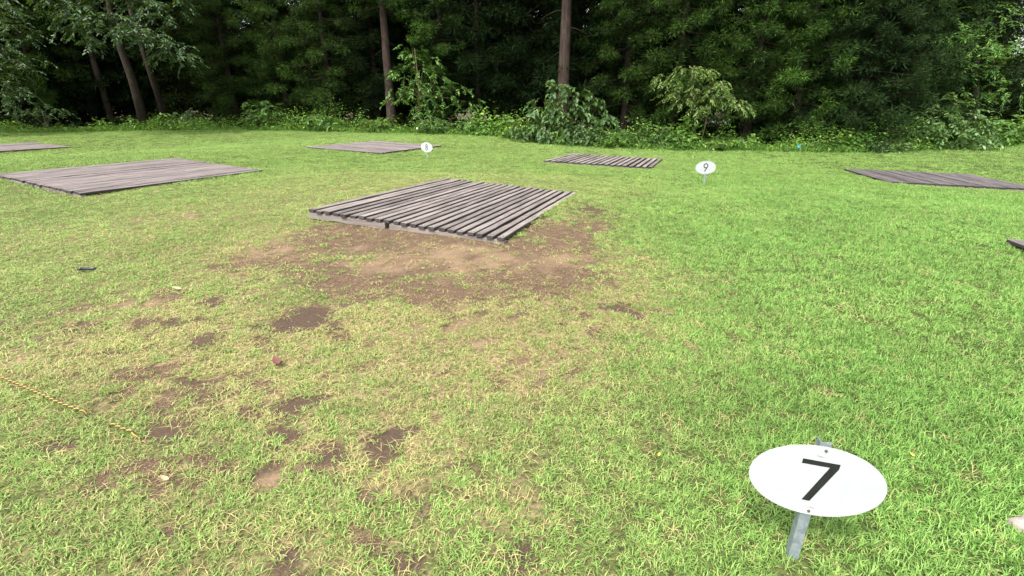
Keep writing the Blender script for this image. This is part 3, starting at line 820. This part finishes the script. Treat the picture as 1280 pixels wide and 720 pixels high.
def leaves(pos, dirs, L, W, rg, fold=.25, tone=None, hi=.12, up_bias=.9):
    """folded six-point leaves at pos pointing along dirs"""
    n = len(pos)
    d = dirs/np.linalg.norm(dirs, axis=1)[:, None]
    upv = rg.normal(0, .45, (n, 3)); upv[:, 2] += up_bias
    s = np.cross(d, upv); s /= np.linalg.norm(s, axis=1)[:, None]+1e-9
    nn = np.cross(s, d)
    ll = (L*rg.uniform(.65, 1.25, n))[:, None]; ww = ll*(W/np.mean(L))*rg.uniform(.8, 1.15, n)[:, None]
    t = pos+d*ll-nn*ll*.12
    a = pos+d*ll*.30; b = pos+d*ll*.68-nn*ll*.04
    up = nn*ww*fold
    V = np.stack([pos, a-s*ww*.46+up, b-s*ww*.40+up, t, b+s*ww*.40+up, a+s*ww*.46+up], 1).reshape(-1, 3)
    k = np.arange(n)[:, None]*6
    q = np.concatenate([k+np.array([[0, 3, 2, 1]]), k+np.array([[0, 5, 4, 3]])])
    tn = rg.random(n) if tone is None else np.clip(tone+rg.normal(0, .2, n), 0, 1)
    C = np.stack([tn, (rg.random(n) < hi)*rg.uniform(.4, 1, n), np.zeros(n), np.ones(n)], 1)
    return V, q, np.repeat(C[:, None], 6, 1).reshape(-1, 4)

def merge(parts):
    Vs, Fs, Cs = [], {}, []; off = 0
    for V, f, C in parts:
        Vs.append(V); Cs.append(C); Fs.setdefault(f.shape[1], []).append(f+off); off += len(V)
    return np.concatenate(Vs), [np.concatenate(x) for x in Fs.values()], np.concatenate(Cs)

def trunk_mesh(h, r0, rg, bend=0.0, branches=(), seg=12, base_flare=1.35, top=.35):
    mb = MB(); n = 14; pts = []; rad = []
    bx, by = rg.uniform(-1, 1)*bend, rg.uniform(-1, 1)*bend
    for j in range(n+1):
        u = j/n; pts.append((bx*math.sin(u*2.2)*.6+rg.uniform(-.015, .015), by*math.sin(u*2.2)*.6+rg.uniform(-.015, .015), -.3+u*(h+.3)))
        rad.append(r0*((1-u)*(1-top)+top)*(1+(base_flare-1)*math.exp(-u*14)))
    mb.tube(pts, rad, seg, wob=.05, rg=rg)
    for q in branches: mb.tube(q[0], q[1], 5, caps=False)
    return mb.mesh('trunk', True)

def conifer(h, h0, rmax, nb, rg, npu=6, prad=.42, nn=95, L=.24, w=.038, bare=0, tips=.5):
    """trunk branches + crown arrays of a cedar whose live crown starts at height h0"""
    cent, rad, tone, br = [], [], [], []
    for i in range(nb):
        u = (i+rg.random())/nb
        z = h0+(h-h0)*u
        prof = rmax*(min(1, .55+u*2.5) if h0 > 1 else 1)*(1-u)**.62*rg.uniform(.72, 1.15)+.25
        az = i*2.399+rg.uniform(-.4, .4)
        pts = []
        for s in np.linspace(0, 1, 5):
            pts.append((prof*s*math.cos(az), prof*s*math.sin(az), z-.30*prof*s+.16*prof*s*s))
        br.append((pts, [.045, .035, .025, .016, .008]))
        k = max(2, int(npu*(.4+.6*prof/rmax)))
        for j in range(k):
            s = .16+.84*(j+.5)/k+rg.uniform(-.05, .05)
            sp = .22*prof*rg.uniform(-1, 1)
            cent.append((prof*s*math.cos(az)-sp*math.sin(az), prof*s*math.sin(az)+sp*math.cos(az), z-.30*prof*s+.16*prof*s*s+rg.uniform(-.25, .15)))
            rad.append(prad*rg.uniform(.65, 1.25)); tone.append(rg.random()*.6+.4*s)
    for i in range(bare):                                            # dead twigs below the crown
        z = rg.uniform(2.2, h0+.5); az = rg.uniform(0, 6.28); l = rg.uniform(.5, 1.6)
        br.append(([(l*s*math.cos(az), l*s*math.sin(az), z-.18*l*s*s*2) for s in (0, .4, .75, 1)], [.022, .015, .009, .004]))
    nrg = np.random.default_rng(rg.randrange(10**6))
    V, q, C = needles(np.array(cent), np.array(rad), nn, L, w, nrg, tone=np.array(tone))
    return br, mesh_np('crown', V, [q], C)

def copy_thing(root, loc, rz, sc=1.0, label=None, group=None):
    r = root.copy(); COL.objects.link(r); r.location = loc; r.rotation_euler = (0, 0, rz); r.scale = (sc,)*3
    if label: r['label'] = label
    if group: r['group'] = group
    for ch in root.children:
        c = ch.copy(); COL.objects.link(c); c.parent = r
    return r

# ------------------------------------------------------------------ conifers
KIND = {}
def make_conifer(kind, seed):
    rg = random.Random(seed)
    if kind == 'low':        # edge tree with foliage nearly to the ground
        br, cr = conifer(13, .5, 2.6, 84, rg, 7, .40, 150, .19, .033); tr = trunk_mesh(12.5, .2, rg, .1, br); mat = 'cedar'
    elif kind == 'mid':      # live crown from about two and a half metres
        br, cr = conifer(15, 1.3, 2.7, 80, rg, 6, .43, 160, .19, .033, 3); tr = trunk_mesh(14.5, .2, rg, .15, br); mat = 'cedar'
    elif kind == 'high':     # tall bare trunk
        br, cr = conifer(18, 7.2, 2.6, 52, rg, 7, .5, 120, .22, .03, 5); tr = trunk_mesh(17.5, .30, rg, .1, br, 14); mat = 'cedar'
    elif kind == 'dark':     # inner tree
        br, cr = conifer(16, 1.5, 3.0, 70, rg, 6, .62, 95, .32, .055, 4); tr = trunk_mesh(15.5, .21, rg, .15, br); mat = 'cedar_shaded'
    else:                    # cypress: dense, foliage to the ground
        br, cr = conifer(12, .15, 2.9, 130, rg, 8, .40, 115, .20, .033); tr = trunk_mesh(11.5, .2, rg, .1, br); mat = 'cypress'
    return tr, cr, mat
def place_conifer(kind, var, x, y, rz, sc, label, group=None, tilt=(0, 0)):
    key = (kind, var)
    if key not in KIND: KIND[key] = make_conifer(kind, 300+var*17+sum(map(ord, kind)))
    tr, cr, mat = KIND[key]
    root = empty('cypress_tree' if kind == 'cyp' else 'cedar_tree', G(x, y), (tilt[0], tilt[1], rz))
    root.scale = (sc,)*3
    tag(root, label, 'tree', group)
    link('trunk', tr, M['cedar_bark' if kind == 'high' else 'shaded_bark'], root); link('crown', cr, M[mat], root)
    return root

FRONT = [  # kind, variant, photo column, metres behind the lawn edge, size, turn, label
 ('mid', 0, 62, 4.2, 1.0, .3, 'dark conifer behind the broadleaf boughs at the far left'),
 ('mid', 1, 300, 2.6, .95, 1.9, 'green conifer with low boughs right of the leaning trunks'),
 ('low', 0, 365, 3.6, 1.0, 4.0, 'bushy conifer with foliage near the ground, left of thin trunks'),
 ('mid', 2, 420, 2.8, 1.0, 2.7, 'bushy conifer with light green tips, left of the left bare trunk'),
 ('high', 0, 491, 2.2, .92, .5, 'tall conifer with long bare brown trunk behind the flat platform of sign 8'),
 ('dark', 0, 476, 3.6, .8, 1.5, 'thinner dark conifer just left of the left tall bare trunk'),
 ('mid', 3, 556, 3.8, 1.02, 5.0, 'dark green conifer right of the left tall bare trunk'),
 ('dark', 1, 598, 4.0, 1.05, .9, 'conifer with thick dark trunk midway between two tall bare trunks'),
 ('high', 1, 702, 2.6, 1.06, 2.0, 'tall conifer with thick reddish bare trunk above the big leaved bush'),
 ('dark', 2, 650, 5.0, 1.0, 3.9, 'dark conifer with sky gaps, left of the thick reddish trunk'),
 ('mid', 1, 778, 3.4, .98, .2, 'conifer with thin brown trunk right of the thick reddish trunk'),
 ('mid', 0, 838, 2.9, 1.05, 3.4, 'bright green conifer above the yellow green sapling'),
 ('mid', 2, 930, 3.2, 1.0, 1.1, 'conifer with bright green boughs above sign 9'),
 ('low', 1, 985, 3.0, 1.0, .4, 'dark conifer reaching the ground behind the turquoise litter'),
 ('cyp', 0, 1062, 2.8, 1.0, .7, 'broad dense dark cypress with foliage down to the ground'),
 ('cyp', 1, 1118, 4.4, .95, 2.2, 'dense dark cypress behind the broad one, beside the pinnate leaved tree'),
]
for k, v, px, bk, sc, rz, lab in FRONT:
    x, y = edge_pt(px, bk); place_conifer(k, v, x, y, rz, sc, lab)
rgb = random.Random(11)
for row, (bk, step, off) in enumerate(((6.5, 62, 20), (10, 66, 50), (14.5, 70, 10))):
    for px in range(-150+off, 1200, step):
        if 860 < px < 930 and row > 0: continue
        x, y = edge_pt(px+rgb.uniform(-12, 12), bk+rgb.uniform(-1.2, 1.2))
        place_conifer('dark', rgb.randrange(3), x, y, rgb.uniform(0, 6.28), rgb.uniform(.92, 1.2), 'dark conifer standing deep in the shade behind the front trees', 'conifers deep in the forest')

# ------------------------------------------------------------------ broadleaf trees
def twig_crown(blobs, rg, per, L, W, tl=.5, nl=9, droop=.5, hi=.12, fold=.25, up_bias=.9, base=(0, 0, 0)):
    """leaves set alternately along short drooping twigs spread through blobs (centre, radii)"""
    pos, dr, tone, tw = [], [], [], MB()
    for (c, r) in blobs:
        c = np.array(c, float); r = np.array(r, float)*np.ones(3)
        for _ in range(max(5, int(per*(r[0]*r[1]*r[2])**.667))):
            d = rg.normal(size=3); d /= np.linalg.norm(d)
            p = c+d*r*rg.uniform(.35, 1.0)**.6
            az = math.atan2(d[1], d[0])+rg.normal(0, .7); el = rg.normal(-.15, .35)
            v = np.array([math.cos(az)*math.cos(el), math.sin(az)*math.cos(el), math.sin(el)])
            ln = tl*rg.uniform(.6, 1.3); tb = rg.random()
            pts = []
            for j in range(4):
                s = j/3; pts.append(p+v*ln*s+np.array([0, 0, -droop*ln*s*s]))
            tw.tube(pts, [.008, .006, .004, .002], 4, caps=False)
            for j in range(nl):
                s = (j+.7)/nl; q = p+v*ln*s+np.array([0, 0, -droop*ln*s*s])
                side = np.array([-v[1], v[0], 0])*(1 if j % 2 else -1)
                dd = v*.6+side*.8+np.array([0, 0, -droop*.9*rg.uniform(.3, 1.3)])+rg.normal(0, .18, 3)
                pos.append(q); dr.append(dd); tone.append(tb)
    V, q, C = leaves(np.array(pos), np.array(dr), L, W, rg, fold, np.array(tone), hi, up_bias)
    return (V, q, C), tw

def bough(p0, p1, sag, r0, n=6):
    p0, p1 = np.array(p0, float), np.array(p1, float)
    pts = [p0+(p1-p0)*s+np.array([0, 0, sag*math.sin(math.pi*s)]) for s in np.linspace(0, 1, n)]
    return pts, [r0*(1-.8*s) for s in np.linspace(0, 1, n)]

def broad_tree(name, foot, trunks, blobs, mat, bark, label, seed, per, L, W, cat='tree', leafname='crown', **kw):
    rg = np.random.default_rng(seed)
    foot = Vector(foot)
    root = empty(name, foot); tag(root, label, cat)
    crown, tw = twig_crown(blobs, rg, per, L, W, base=foot, **kw)
    mb = MB(); r2 = random.Random(seed)
    for k, (pts, rad) in enumerate(trunks):
        mb = MB(); mb.tube([Vector(p)-foot for p in pts], rad, 10, wob=.06, rg=r2)
        mb.build('stem' if cat != 'tree' else 'trunk' if k == 0 else 'bough', M[bark], root, True)
    V, q, C = crown
    tv = np.array([tuple(p) for p in tw.v]); tf = np.array(tw.f)
    me = mesh_np(leafname, np.concatenate([V, tv])-np.array(foot), [np.concatenate([q, tf+len(V)])], np.concatenate([C, np.ones((len(tv), 4))]))
    me.materials.append(M[mat]); me.materials.append(M[bark])
    mi = np.zeros(len(me.polygons), np.int32); mi[len(q):] = 1; me.polygons.foreach_set('material_index', mi)
    link(leafname, me, None, root)
    return root

# the leaning pair and the boughs that overhang the lawn at the top left
E170 = edge_pt(183, 1.2); D = math.hypot(*E170)
foot = G(*E170)
top = above(140, 30, D-1.0); top2 = above(128, -60, D-1)
bl = [(above(px, py, D+dd), (rx, rx, rz)) for px, py, dd, rx, rz in (
   (70,-8,-5,1.2,.6),(105,12,-5.5,1.1,.6),(135,28,-6,1.0,.55),(165,38,-6,1.0,.5),(195,48,-6,.8,.4),(222,62,-6,.7,.4),(236,74,-5.8,.45,.35),(205,70,-5.6,.5,.35),
   (180,8,-5,1.0,.5),(220,5,-4.5,.8,.4),(95,30,-4.5,.8,.5),(150,-20,-4,1.6,.8),(230,-25,-4,1.4,.6),(60,-50,-4,2.0,1.0),(150,-70,-3,2.4,1.2),(110,48,-5.5,.6,.3),(205,25,-5.4,.5,.3))]
tr = [([foot-Vector((0,0,.3)), Vector(foot)*.5+Vector(top)*.5+Vector((.15,0,0)), top, top2], [.30, .22, .17, .10]),
      bough(top, above(200, 45, D-6), .5, .07), bough(top, above(90, 10, D-5), .4, .07), bough(top2, above(230, 0, D-4), .6, .07)]
broad_tree('broadleaf_tree', foot, tr, bl, 'broad', 'bark', 'leaning broadleaf tree whose glossy boughs hang over the lawn at top left', 41, 62, .21, .085, nl=11, droop=.55, tl=.55)
x2, y2 = edge_pt(212, 3.4); f2 = G(x2, y2); D2 = math.hypot(x2, y2)
t2 = above(178, 60, D2-.4); t3 = above(150, -30, D2-.5)
bl = [(above(150, -40, D2), (2.2, 2.2, 1.3)), (above(210, -20, D2), (1.8, 1.8, .9)), (above(160, 20, D2), (1.2, 1.2, .6))]
broad_tree('broadleaf_tree', f2, [([f2-Vector((0,0,.3)), t2, t3], [.22, .17, .1])], bl, 'broad', 'bark', 'thinner leaning broadleaf tree just right of the thick leaning trunk', 42, 14, .20, .075)
x2, y2 = edge_pt(143, 4.6); f2 = G(x2, y2); D2 = math.hypot(x2, y2)
t2 = above(118, 80, D2); t3 = above(90, -30, D2)
bl = [(above(90, -20, D2), (2.2, 2.2, 1.2)), (above(60, 30, D2+1), (1.2, 1.2, .6))]
broad_tree('broadleaf_tree', f2, [([f2-Vector((0,0,.3)), t2, t3], [.22, .18, .1])], bl, 'broad', 'bark', 'dark leaning broadleaf trunk left of the thick leaning trunk', 43, 14, .20, .075)
# leafy tree at the left side, foliage from top to the ground cover
x2, y2 = edge_pt(-70, 1.0); f2 = G(x2, y2); D2 = math.hypot(x2, y2)
bl = [(above(px, py, D2+dd), (r, r, r*.6)) for px, py, dd, r in ((-10,20,-3,1.4),(-30,60,-4,1.6),(5,70,-4,1.1),(25,85,-4.5,.8),(0,105,-4.5,1.1),(15,120,-4.3,.9),(-30,110,-4,1.6),(-50,-10,-2,2.2),(45,80,-4.5,.6),(-90,60,-3,2.2),(-100,0,-2,2.4),(30,40,-3,1.0),(-20,138,-3.6,1.0),(-140,90,-2,2.0))]
top = above(-80, 0, D2)
broad_tree('broadleaf_tree', f2, [([f2-Vector((0,0,.3)), top, above(-70,-120,D2)], [.22,.16,.07])]+[bough(top, b[0], .3, .05) for b in bl[:6]], bl, 'broad', 'bark', 'leafy broadleaf tree at the left side with foliage down to the undergrowth', 44, 30, .18, .07)
# pinnate-leaved trees at the right
def pinnate(name, px, bk, blobs, label, seed, mat, per, lean=0):
    x, y = edge_pt(px, bk); f = G(x, y); Dd = math.hypot(x, y)
    b = [(above(a, c, Dd+dd), (r, r, r*.55)) for a, c, dd, r in blobs]
    top = above(px+lean, 40, Dd)
    return broad_tree(name, f, [([f-Vector((0,0,.3)), Vector(above(px+lean*.4, 110, Dd)), top, above(px+lean*1.6, -90, Dd)], [.16, .12, .10, .04])]+[bough(top, q[0], .25, .04) for q in b], b, mat, 'bark', label, seed, per, .17, .055, tl=.62, nl=12, droop=.35)
pinnate('walnut_tree', 1218, 3.0, [(1185,45,-1.5,1.2),(1215,60,-2,1.2),(1160,70,-1,1.0),(1200,90,-1.5,1.0),(1240,75,-1,1.2),(1170,20,-1,1.2),(1230,20,0,1.3),(1190,-25,0,1.8),(1250,110,-.5,1.0),(1150,100,-.4,.8),(1260,45,-.5,.9),(1215,118,-.5,.8)], 'pinnate leaved tree with layered yellow green sprays at the upper right', 51, 'shrub', 44, 4)
pinnate('walnut_tree', 1300, 5.5, [(1275,20,0,1.3),(1300,70,0,1.6),(1265,95,0,1.0),(1330,20,0,2.0),(1290,-40,0,2.0),(1255,5,1,1.0),(1340,110,0,1.8),(1280,130,-.5,1.2)], 'darker pinnate leaved tree cut by the right side with white sky gaps', 52, 'broad', 26, 10)
pinnate('walnut_tree', 1400, 4, [(1400,40,0,2.2),(1430,100,0,2.2),(1370,100,-1,1.6),(1400,-40,0,2.4),(1460,40,0,2.2)], 'leafy tree beyond the right side of the picture', 53, 'shrub', 18, 10)

# ------------------------------------------------------------------ bushes along the forest edge
def bush(name, px, bk, w, h, label, mat, L, W, per, seed, group=None, hi=.12, droop=.4, depth=.8, up_bias=.9, tl=.35, nl=7):
    x, y = edge_pt(px, bk); f = G(x, y); rg = random.Random(seed)
    b = []
    for i in range(7):
        a = rg.uniform(0, 6.28); r = rg.uniform(0, .55)
        zz = rg.uniform(.25, .8)
        b.append(((x+math.cos(a)*r*w/2, y+math.sin(a)*r*w/2*depth, f.z+h*zz), (w*.27, w*.27*depth, h*.24)))
    b.append(((x, y, f.z+h*.45), (w*.42, w*.42*depth, h*.42)))
    stems = []
    for q in b[:6]:
        stems.append(bough(f-Vector((0,0,.1)), q[0], .1, .018))
    o = broad_tree(name, f, stems, b, mat, 'stem', label, seed, per, L, W, cat='bush', leafname='foliage', droop=droop, hi=hi, tl=tl, nl=nl, up_bias=up_bias)
    if group: o['group'] = group
    return o
def spray_bush(px, bk, blobs, label, mat, L, W, per, seed, **kw):
    x, y = edge_pt(px, bk); f = G(x, y); Dd = math.hypot(x, y)
    b = [(above(a, c, Dd+d), (r, r*.8, r*.6)) for a, c, d, r in blobs]
    return broad_tree('large_bush', f, [bough(f-Vector((0,0,.1)), q[0], .15, .02) for q in b[:9]], b, mat, 'stem', label, seed, per, L, W, cat='bush', leafname='foliage', **kw)
spray_bush(698, 1.0, [(700,112,.2,.55),(722,118,.1,.6),(742,126,0,.5),(680,128,0,.6),(708,135,-.2,.8),(664,146,-.1,.55),(690,152,-.4,.8),(730,150,-.3,.7),(756,148,-.1,.5),(650,160,-.3,.5),(672,166,-.6,.6),(706,168,-.8,.7),(742,166,-.7,.6),(684,104,.3,.3)], 'big bush of large pale backed leaves below the thick reddish trunk', 'bigleaf', .27, .16, 62, 61, hi=.16, droop=.8, nl=7)
bush('large_bush', 735, .5, 2.4, 1.1, 'low bush with pale young leaves right of the big leaved bush', 'bigleaf', .18, .085, 80, 62, hi=.3)
bush('leafy_bush', 780, .6, 1.8, 1.0, 'narrow leaved dark bush left of the yellow green sapling', 'shrub', .17, .06, 90, 63)
bush('leafy_bush', 545, .5, 2.6, .95, 'round dark green bush behind the sign numbered 8', 'shrub', .15, .07, 80, 64)
bush('leafy_bush', 330, .9, 3.2, 1.9, 'dark leafy bush in front of the low boughed conifer', 'shrub', .19, .095, 34, 65)
bush('leafy_bush', 410, .6, 3.0, 1.1, 'medium green bush left of the flat platform of sign 8', 'shrub', .17, .08, 60, 66)
bush('leafy_bush', 240, 1.2, 3.2, 1.4, 'shaded dark bush right of the leaning trunks', 'broad', .17, .08, 16, 67)
bush('leafy_bush', 60, 1.5, 4.0, 2.0, 'shaded low bush below the broadleaf boughs at far left', 'broad', .17, .07, 11, 68)
spray_bush(1160, 1.2, [(1180,132,.2,.6),(1150,146,0,.7),(1205,140,.2,.6),(1125,156,-.1,.6),(1175,154,-.3,.8),(1215,158,0,.7),(1110,168,-.3,.5),(1145,168,-.5,.7),(1185,170,-.5,.7),(1130,180,-.8,.4),(1225,172,-.2,.6),(1195,120,.3,.35)], 'large grey green bush with pale leaf backs at the right', 'bigleaf', .20, .10, 100, 69, hi=.13, nl=8)
bush('leafy_bush', 1235, 1.1, 2.8, 1.4, 'dark bush right of the large grey green bush', 'shrub', .17, .08, 50, 70)
bush('low_bush', 1105, .25, 1.6, .45, 'low bush with whitish leaves below the broad cypress', 'bigleaf', .17, .11, 200, 71, hi=.65)
bush('leafy_bush', 925, .7, 2.0, .75, 'bright green low bush behind sign 9', 'under', .16, .07, 110, 72)
bush('leafy_bush', 1020, .4, 1.0, .55, 'small dark bush right of the turquoise litter', 'shrub', .11, .06, 150, 73)
bush('leafy_bush', 845, .5, 1.7, .95, 'bush under the yellow green sapling', 'shrub', .17, .07, 90, 74)

bush('leafy_bush', 655, .5, 2.2, 1.2, 'bright leafy bush at the left foot of the big leaved bush', 'under', .16, .08, 80, 75)
bush('leafy_bush', 765, .3, 2.2, .8, 'bright green low bush behind the slatted platform between signs 8 and 9', 'under', .15, .075, 100, 76)
bush('leafy_bush', 815, .9, 2.4, 1.3, 'medium green bush left behind the yellow green sapling', 'shrub', .18, .07, 70, 77)
bush('leafy_bush', 895, .3, 1.6, .6, 'bright green low bush straight behind sign 9, right of the sapling', 'under', .14, .065, 120, 78)
bush('leafy_bush', 590, .6, 2.0, .9, 'dark low bush between the tall leafy sapling and the big leaved bush', 'shrub', .16, .08, 70, 79)
bush('leafy_bush', 470, .5, 2.6, .9, 'bright leafy bush at the foot of the left tall bare trunk', 'under', .15, .075, 80, 80)
# sapling in front of the left bare trunk
x, y = edge_pt(525, 1.0); f = G(x, y); Dd = math.hypot(x, y)
bl = [(above(a, c, Dd), (r, r*.8, r*.6)) for a, c, r in ((515,62,.7),(530,80,.9),(505,95,.8),(545,100,.9),(520,115,1.1),(555,125,.9),(495,120,.8),(575,112,.6),(585,128,.7),(530,135,1.0))]
broad_tree('leafy_sapling', f, [([f-Vector((0,0,.1)), Vector(above(524,110,Dd)), above(518,60,Dd)], [.05,.035,.012])]+[bough(above(524,120,Dd), q[0], .1, .02) for q in bl], bl, 'shrub', 'stem', 'tall leafy sapling in front of the left tall bare trunk', 81, 40, .19, .09, droop=.5)
# yellow-green sapling with drooping sprays
x, y = edge_pt(872, .8); f = G(x, y); Dd = math.hypot(x, y)
bl = [(above(a, c, Dd-.3), (r, r*.8, r*.42)) for a, c, r in ((860,86,.55),(880,92,.5),(832,98,.5),(845,108,.5),(868,108,.55),(895,104,.5),(905,118,.4),(918,128,.4),(888,122,.5),(838,120,.45),(855,126,.5),(925,132,.3),(874,134,.4))]
broad_tree('drooping_sapling', f, [([f-Vector((0,0,.1)), Vector(above(866,130,Dd)), above(864,88,Dd)], [.035,.025,.01]), ([f+Vector((.1,0,-.1)), Vector(above(885,140,Dd)), above(893,104,Dd)], [.035,.025,.01])]+[bough(above(868,125,Dd), q[0], .25, .014) for q in bl], bl, 'sumac', 'stem', 'yellow green sapling with drooping layered sprays right of middle', 82, 170, .19, .055, droop=.75, nl=11, tl=.40)

# ------------------------------------------------------------------ undergrowth along the edge (one mass of small leaves)
pos, dr, tone = [], [], []
n = 42000
px = rng.uniform(-200, 1400, n); bk = rng.gamma(2.0, .38, n)-.15
exs = np.array([q[0] for q in EDGE_PX]); ex = np.interp(px, exs, EDGE[:,0]); ey = np.interp(px, exs, EDGE[:,1])
rr = np.hypot(ex, ey); ux, uy = ex/rr, ey/rr
bk = bk+.25*(fbm(ex, ey, 1.3, 80, 2)-.5)
x = ex+ux*bk+rng.normal(0, .1, n); y = ey+uy*bk
hmax = (.2+.95*sstep(-.1, 1.2, bk))*(.4+1.3*fbm(x, y, 1.1, 83, 3))*np.where((px > 950) & (px < 1080), .65, 1)*(.55+.45*sstep(250, 450, px))
gap = sstep(.34, .56, fbm(ex, ey, 1.7, 110, 3)+.08*rng.normal(size=n))
hmax = hmax*(.35+.9*gap)
z = tz(x, y)+hmax*rng.random(n)**.6
big = .75+.7*sstep(.4, .65, fbm(ex, ey, 1.2, 114, 2))
dirs = rng.normal(size=(n, 3)); dirs[:, 2] = dirs[:, 2]*.4-.25; dirs[:, 1] -= .35
V, q, C = leaves(np.c_[x, y, z], dirs, .14*big, .078, rng, .2, fbm(x, y, 1.5, 87, 2)*1.2-.1, .13)
# stems and long blades in it
n = 5200
px = rng.uniform(-200, 1400, n); bk = rng.uniform(-.25, .7, n)
ex = np.interp(px, exs, EDGE[:,0]); ey = np.interp(px, exs, EDGE[:,1]); rr = np.hypot(ex, ey)
x, y = ex+ex/rr*bk, ey+ey/rr*bk
dirs = np.c_[rng.normal(0, .45, n), rng.normal(0, .45, n), np.ones(n)]
V2, q2, C2 = leaves(np.c_[x, y, tz(x, y)], dirs, .32, .022, rng, .1, None, .25)
V, Fq, C = merge([(V, q, C), (V2, q2, C2)])
u = link('undergrowth', mesh_np('undergrowth', V, Fq, C), M['under'])
tag(u, 'bright green leafy undergrowth along the foot of the forest', 'undergrowth', kind='stuff')
# darker floor plants further in
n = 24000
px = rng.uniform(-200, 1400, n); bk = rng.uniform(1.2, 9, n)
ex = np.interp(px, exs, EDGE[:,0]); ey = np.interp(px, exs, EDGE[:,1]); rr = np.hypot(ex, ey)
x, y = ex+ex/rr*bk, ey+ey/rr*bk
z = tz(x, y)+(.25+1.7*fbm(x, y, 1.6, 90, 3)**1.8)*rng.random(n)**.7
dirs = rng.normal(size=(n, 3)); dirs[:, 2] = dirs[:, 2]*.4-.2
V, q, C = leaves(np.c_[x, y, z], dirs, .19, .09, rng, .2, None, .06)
u = link('forest_floor_plants', mesh_np('forest_floor_plants', V, [q], C), M['shaded_plants'])
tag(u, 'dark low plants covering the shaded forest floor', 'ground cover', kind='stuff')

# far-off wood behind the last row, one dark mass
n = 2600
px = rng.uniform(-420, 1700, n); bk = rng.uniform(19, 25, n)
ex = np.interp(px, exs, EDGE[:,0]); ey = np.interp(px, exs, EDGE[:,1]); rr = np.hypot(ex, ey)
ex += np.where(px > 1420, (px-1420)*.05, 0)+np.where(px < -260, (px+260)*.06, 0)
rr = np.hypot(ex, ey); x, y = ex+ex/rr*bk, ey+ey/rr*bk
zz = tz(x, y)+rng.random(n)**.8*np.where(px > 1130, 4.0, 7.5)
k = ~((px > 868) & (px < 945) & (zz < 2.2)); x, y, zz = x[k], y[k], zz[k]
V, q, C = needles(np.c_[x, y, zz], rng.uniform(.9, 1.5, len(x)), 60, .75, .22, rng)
u = link('far_wood', mesh_np('far_wood', V, [q], C), M['cedar_shaded'])
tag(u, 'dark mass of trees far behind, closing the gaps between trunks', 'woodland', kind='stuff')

# ------------------------------------------------------------------ litter in the undergrowth
q = edge_pt(998, .12); c = G(q[0], q[1], .18)
bag = empty('cloth_litter', c, (0, 0, R(20))); tag(bag, 'crumpled turquoise and red cloth caught in the undergrowth', 'litter')
def crumple(mb, c, r, seed, n=8):
    rg = random.Random(seed); V = []; Fs = []
    for i in range(n+1):
        for k in range(n*2):
            th = math.pi*i/n; ph = math.pi*k/n; w = rg.uniform(.65, 1.2)
            V.append((c[0]+r[0]*w*math.sin(th)*math.cos(ph), c[1]+r[1]*w*math.sin(th)*math.sin(ph), c[2]+r[2]*w*math.cos(th)))
    for i in range(n):
        for k in range(n*2):
            Fs.append((i*2*n+k, (i+1)*2*n+k, (i+1)*2*n+(k+1) % (2*n), i*2*n+(k+1) % (2*n)))
    mb.add(V, Fs)
mb = MB(); crumple(mb, (-.05, 0, .04), (.10, .07, .08), 1); crumple(mb, (.0, 0, .13), (.04, .04, .05), 2); mb.build('turquoise_cloth', M['teal'], bag)
mb = MB(); crumple(mb, (.07, -.04, -.06), (.07, .05, .07), 3); mb.build('red_cloth', M['red'], bag)
q = edge_pt(523, .1); mb = MB(); crumple(mb, (0, 0, 0), (.07, .05, .06), 5)
o = mb.build('paper_scrap', M['white']); o.location = G(q[0], q[1], .3)
tag(o, 'small white crumpled scrap in the undergrowth behind sign 8', 'litter')

# pale track beyond the trees, seen through the low gap right of the sapling
mb = MB(); pts = [edge_pt(pxx, 24) for pxx in (875, 890, 905, 920, 940)]
V = []; Fs = []
for i, (x, y) in enumerate(pts):
    r = math.hypot(x, y)
    for dd in (-4, 4): V.append((x+x/r*dd, y+y/r*dd, float(tz(x+x/r*dd, y+y/r*dd))+.02))
for i in range(len(pts)-1): Fs.append((2*i, 2*i+2, 2*i+3, 2*i+1))
mb.add(V, Fs); tag(mb.build('road', M['road']), 'pale concrete road glimpsed behind the trees', 'road', kind='structure')

# ------------------------------------------------------------------ daylight: bright overcast
sun_dir = Vector((-.36, -.50, 1.0)).normalized()
sl = bpy.data.lights.new('sun', 'SUN'); sl.energy = 1.5; sl.angle = R(14); sl.color = (1, .965, .91)
so = bpy.data.objects.new('sun', sl); COL.objects.link(so)
so.rotation_euler = (-sun_dir).to_track_quat('-Z', 'Y').to_euler(); so.location = (-20, -15, 40)
w = bpy.data.worlds.new('World'); SC.world = w; w.use_nodes = True
nt = w.node_tree; nt.nodes.clear()
sky = nt.nodes.new('ShaderNodeTexSky'); sky.sky_type = 'NISHITA'; sky.sun_disc = False
sky.sun_elevation = math.asin(sun_dir.z); sky.sun_rotation = math.atan2(sun_dir.x, sun_dir.y)
sky.air_density = 1.0; sky.dust_density = 4.0; sky.ozone_density = 1.0
hs = nt.nodes.new('ShaderNodeHueSaturation'); hs.inputs['Saturation'].default_value = .30
bg = nt.nodes.new('ShaderNodeBackground'); bg.inputs['Strength'].default_value = .14
ow = nt.nodes.new('ShaderNodeOutputWorld')
nt.links.new(sky.outputs[0], hs.inputs['Color']); nt.links.new(hs.outputs[0], bg.inputs[0]); nt.links.new(bg.outputs[0], ow.inputs[0])

vs = SC.view_settings
SC.display_settings.display_device = 'sRGB'
vs.view_transform = 'Standard'; vs.look = 'None'; vs.exposure = 1.85; vs.gamma = 1; vs.use_curve_mapping = False
SC.cycles.max_bounces = 6; SC.cycles.diffuse_bounces = 3; SC.cycles.transmission_bounces = 3
SC.render.resolution_x, SC.render.resolution_y = 1024, 576
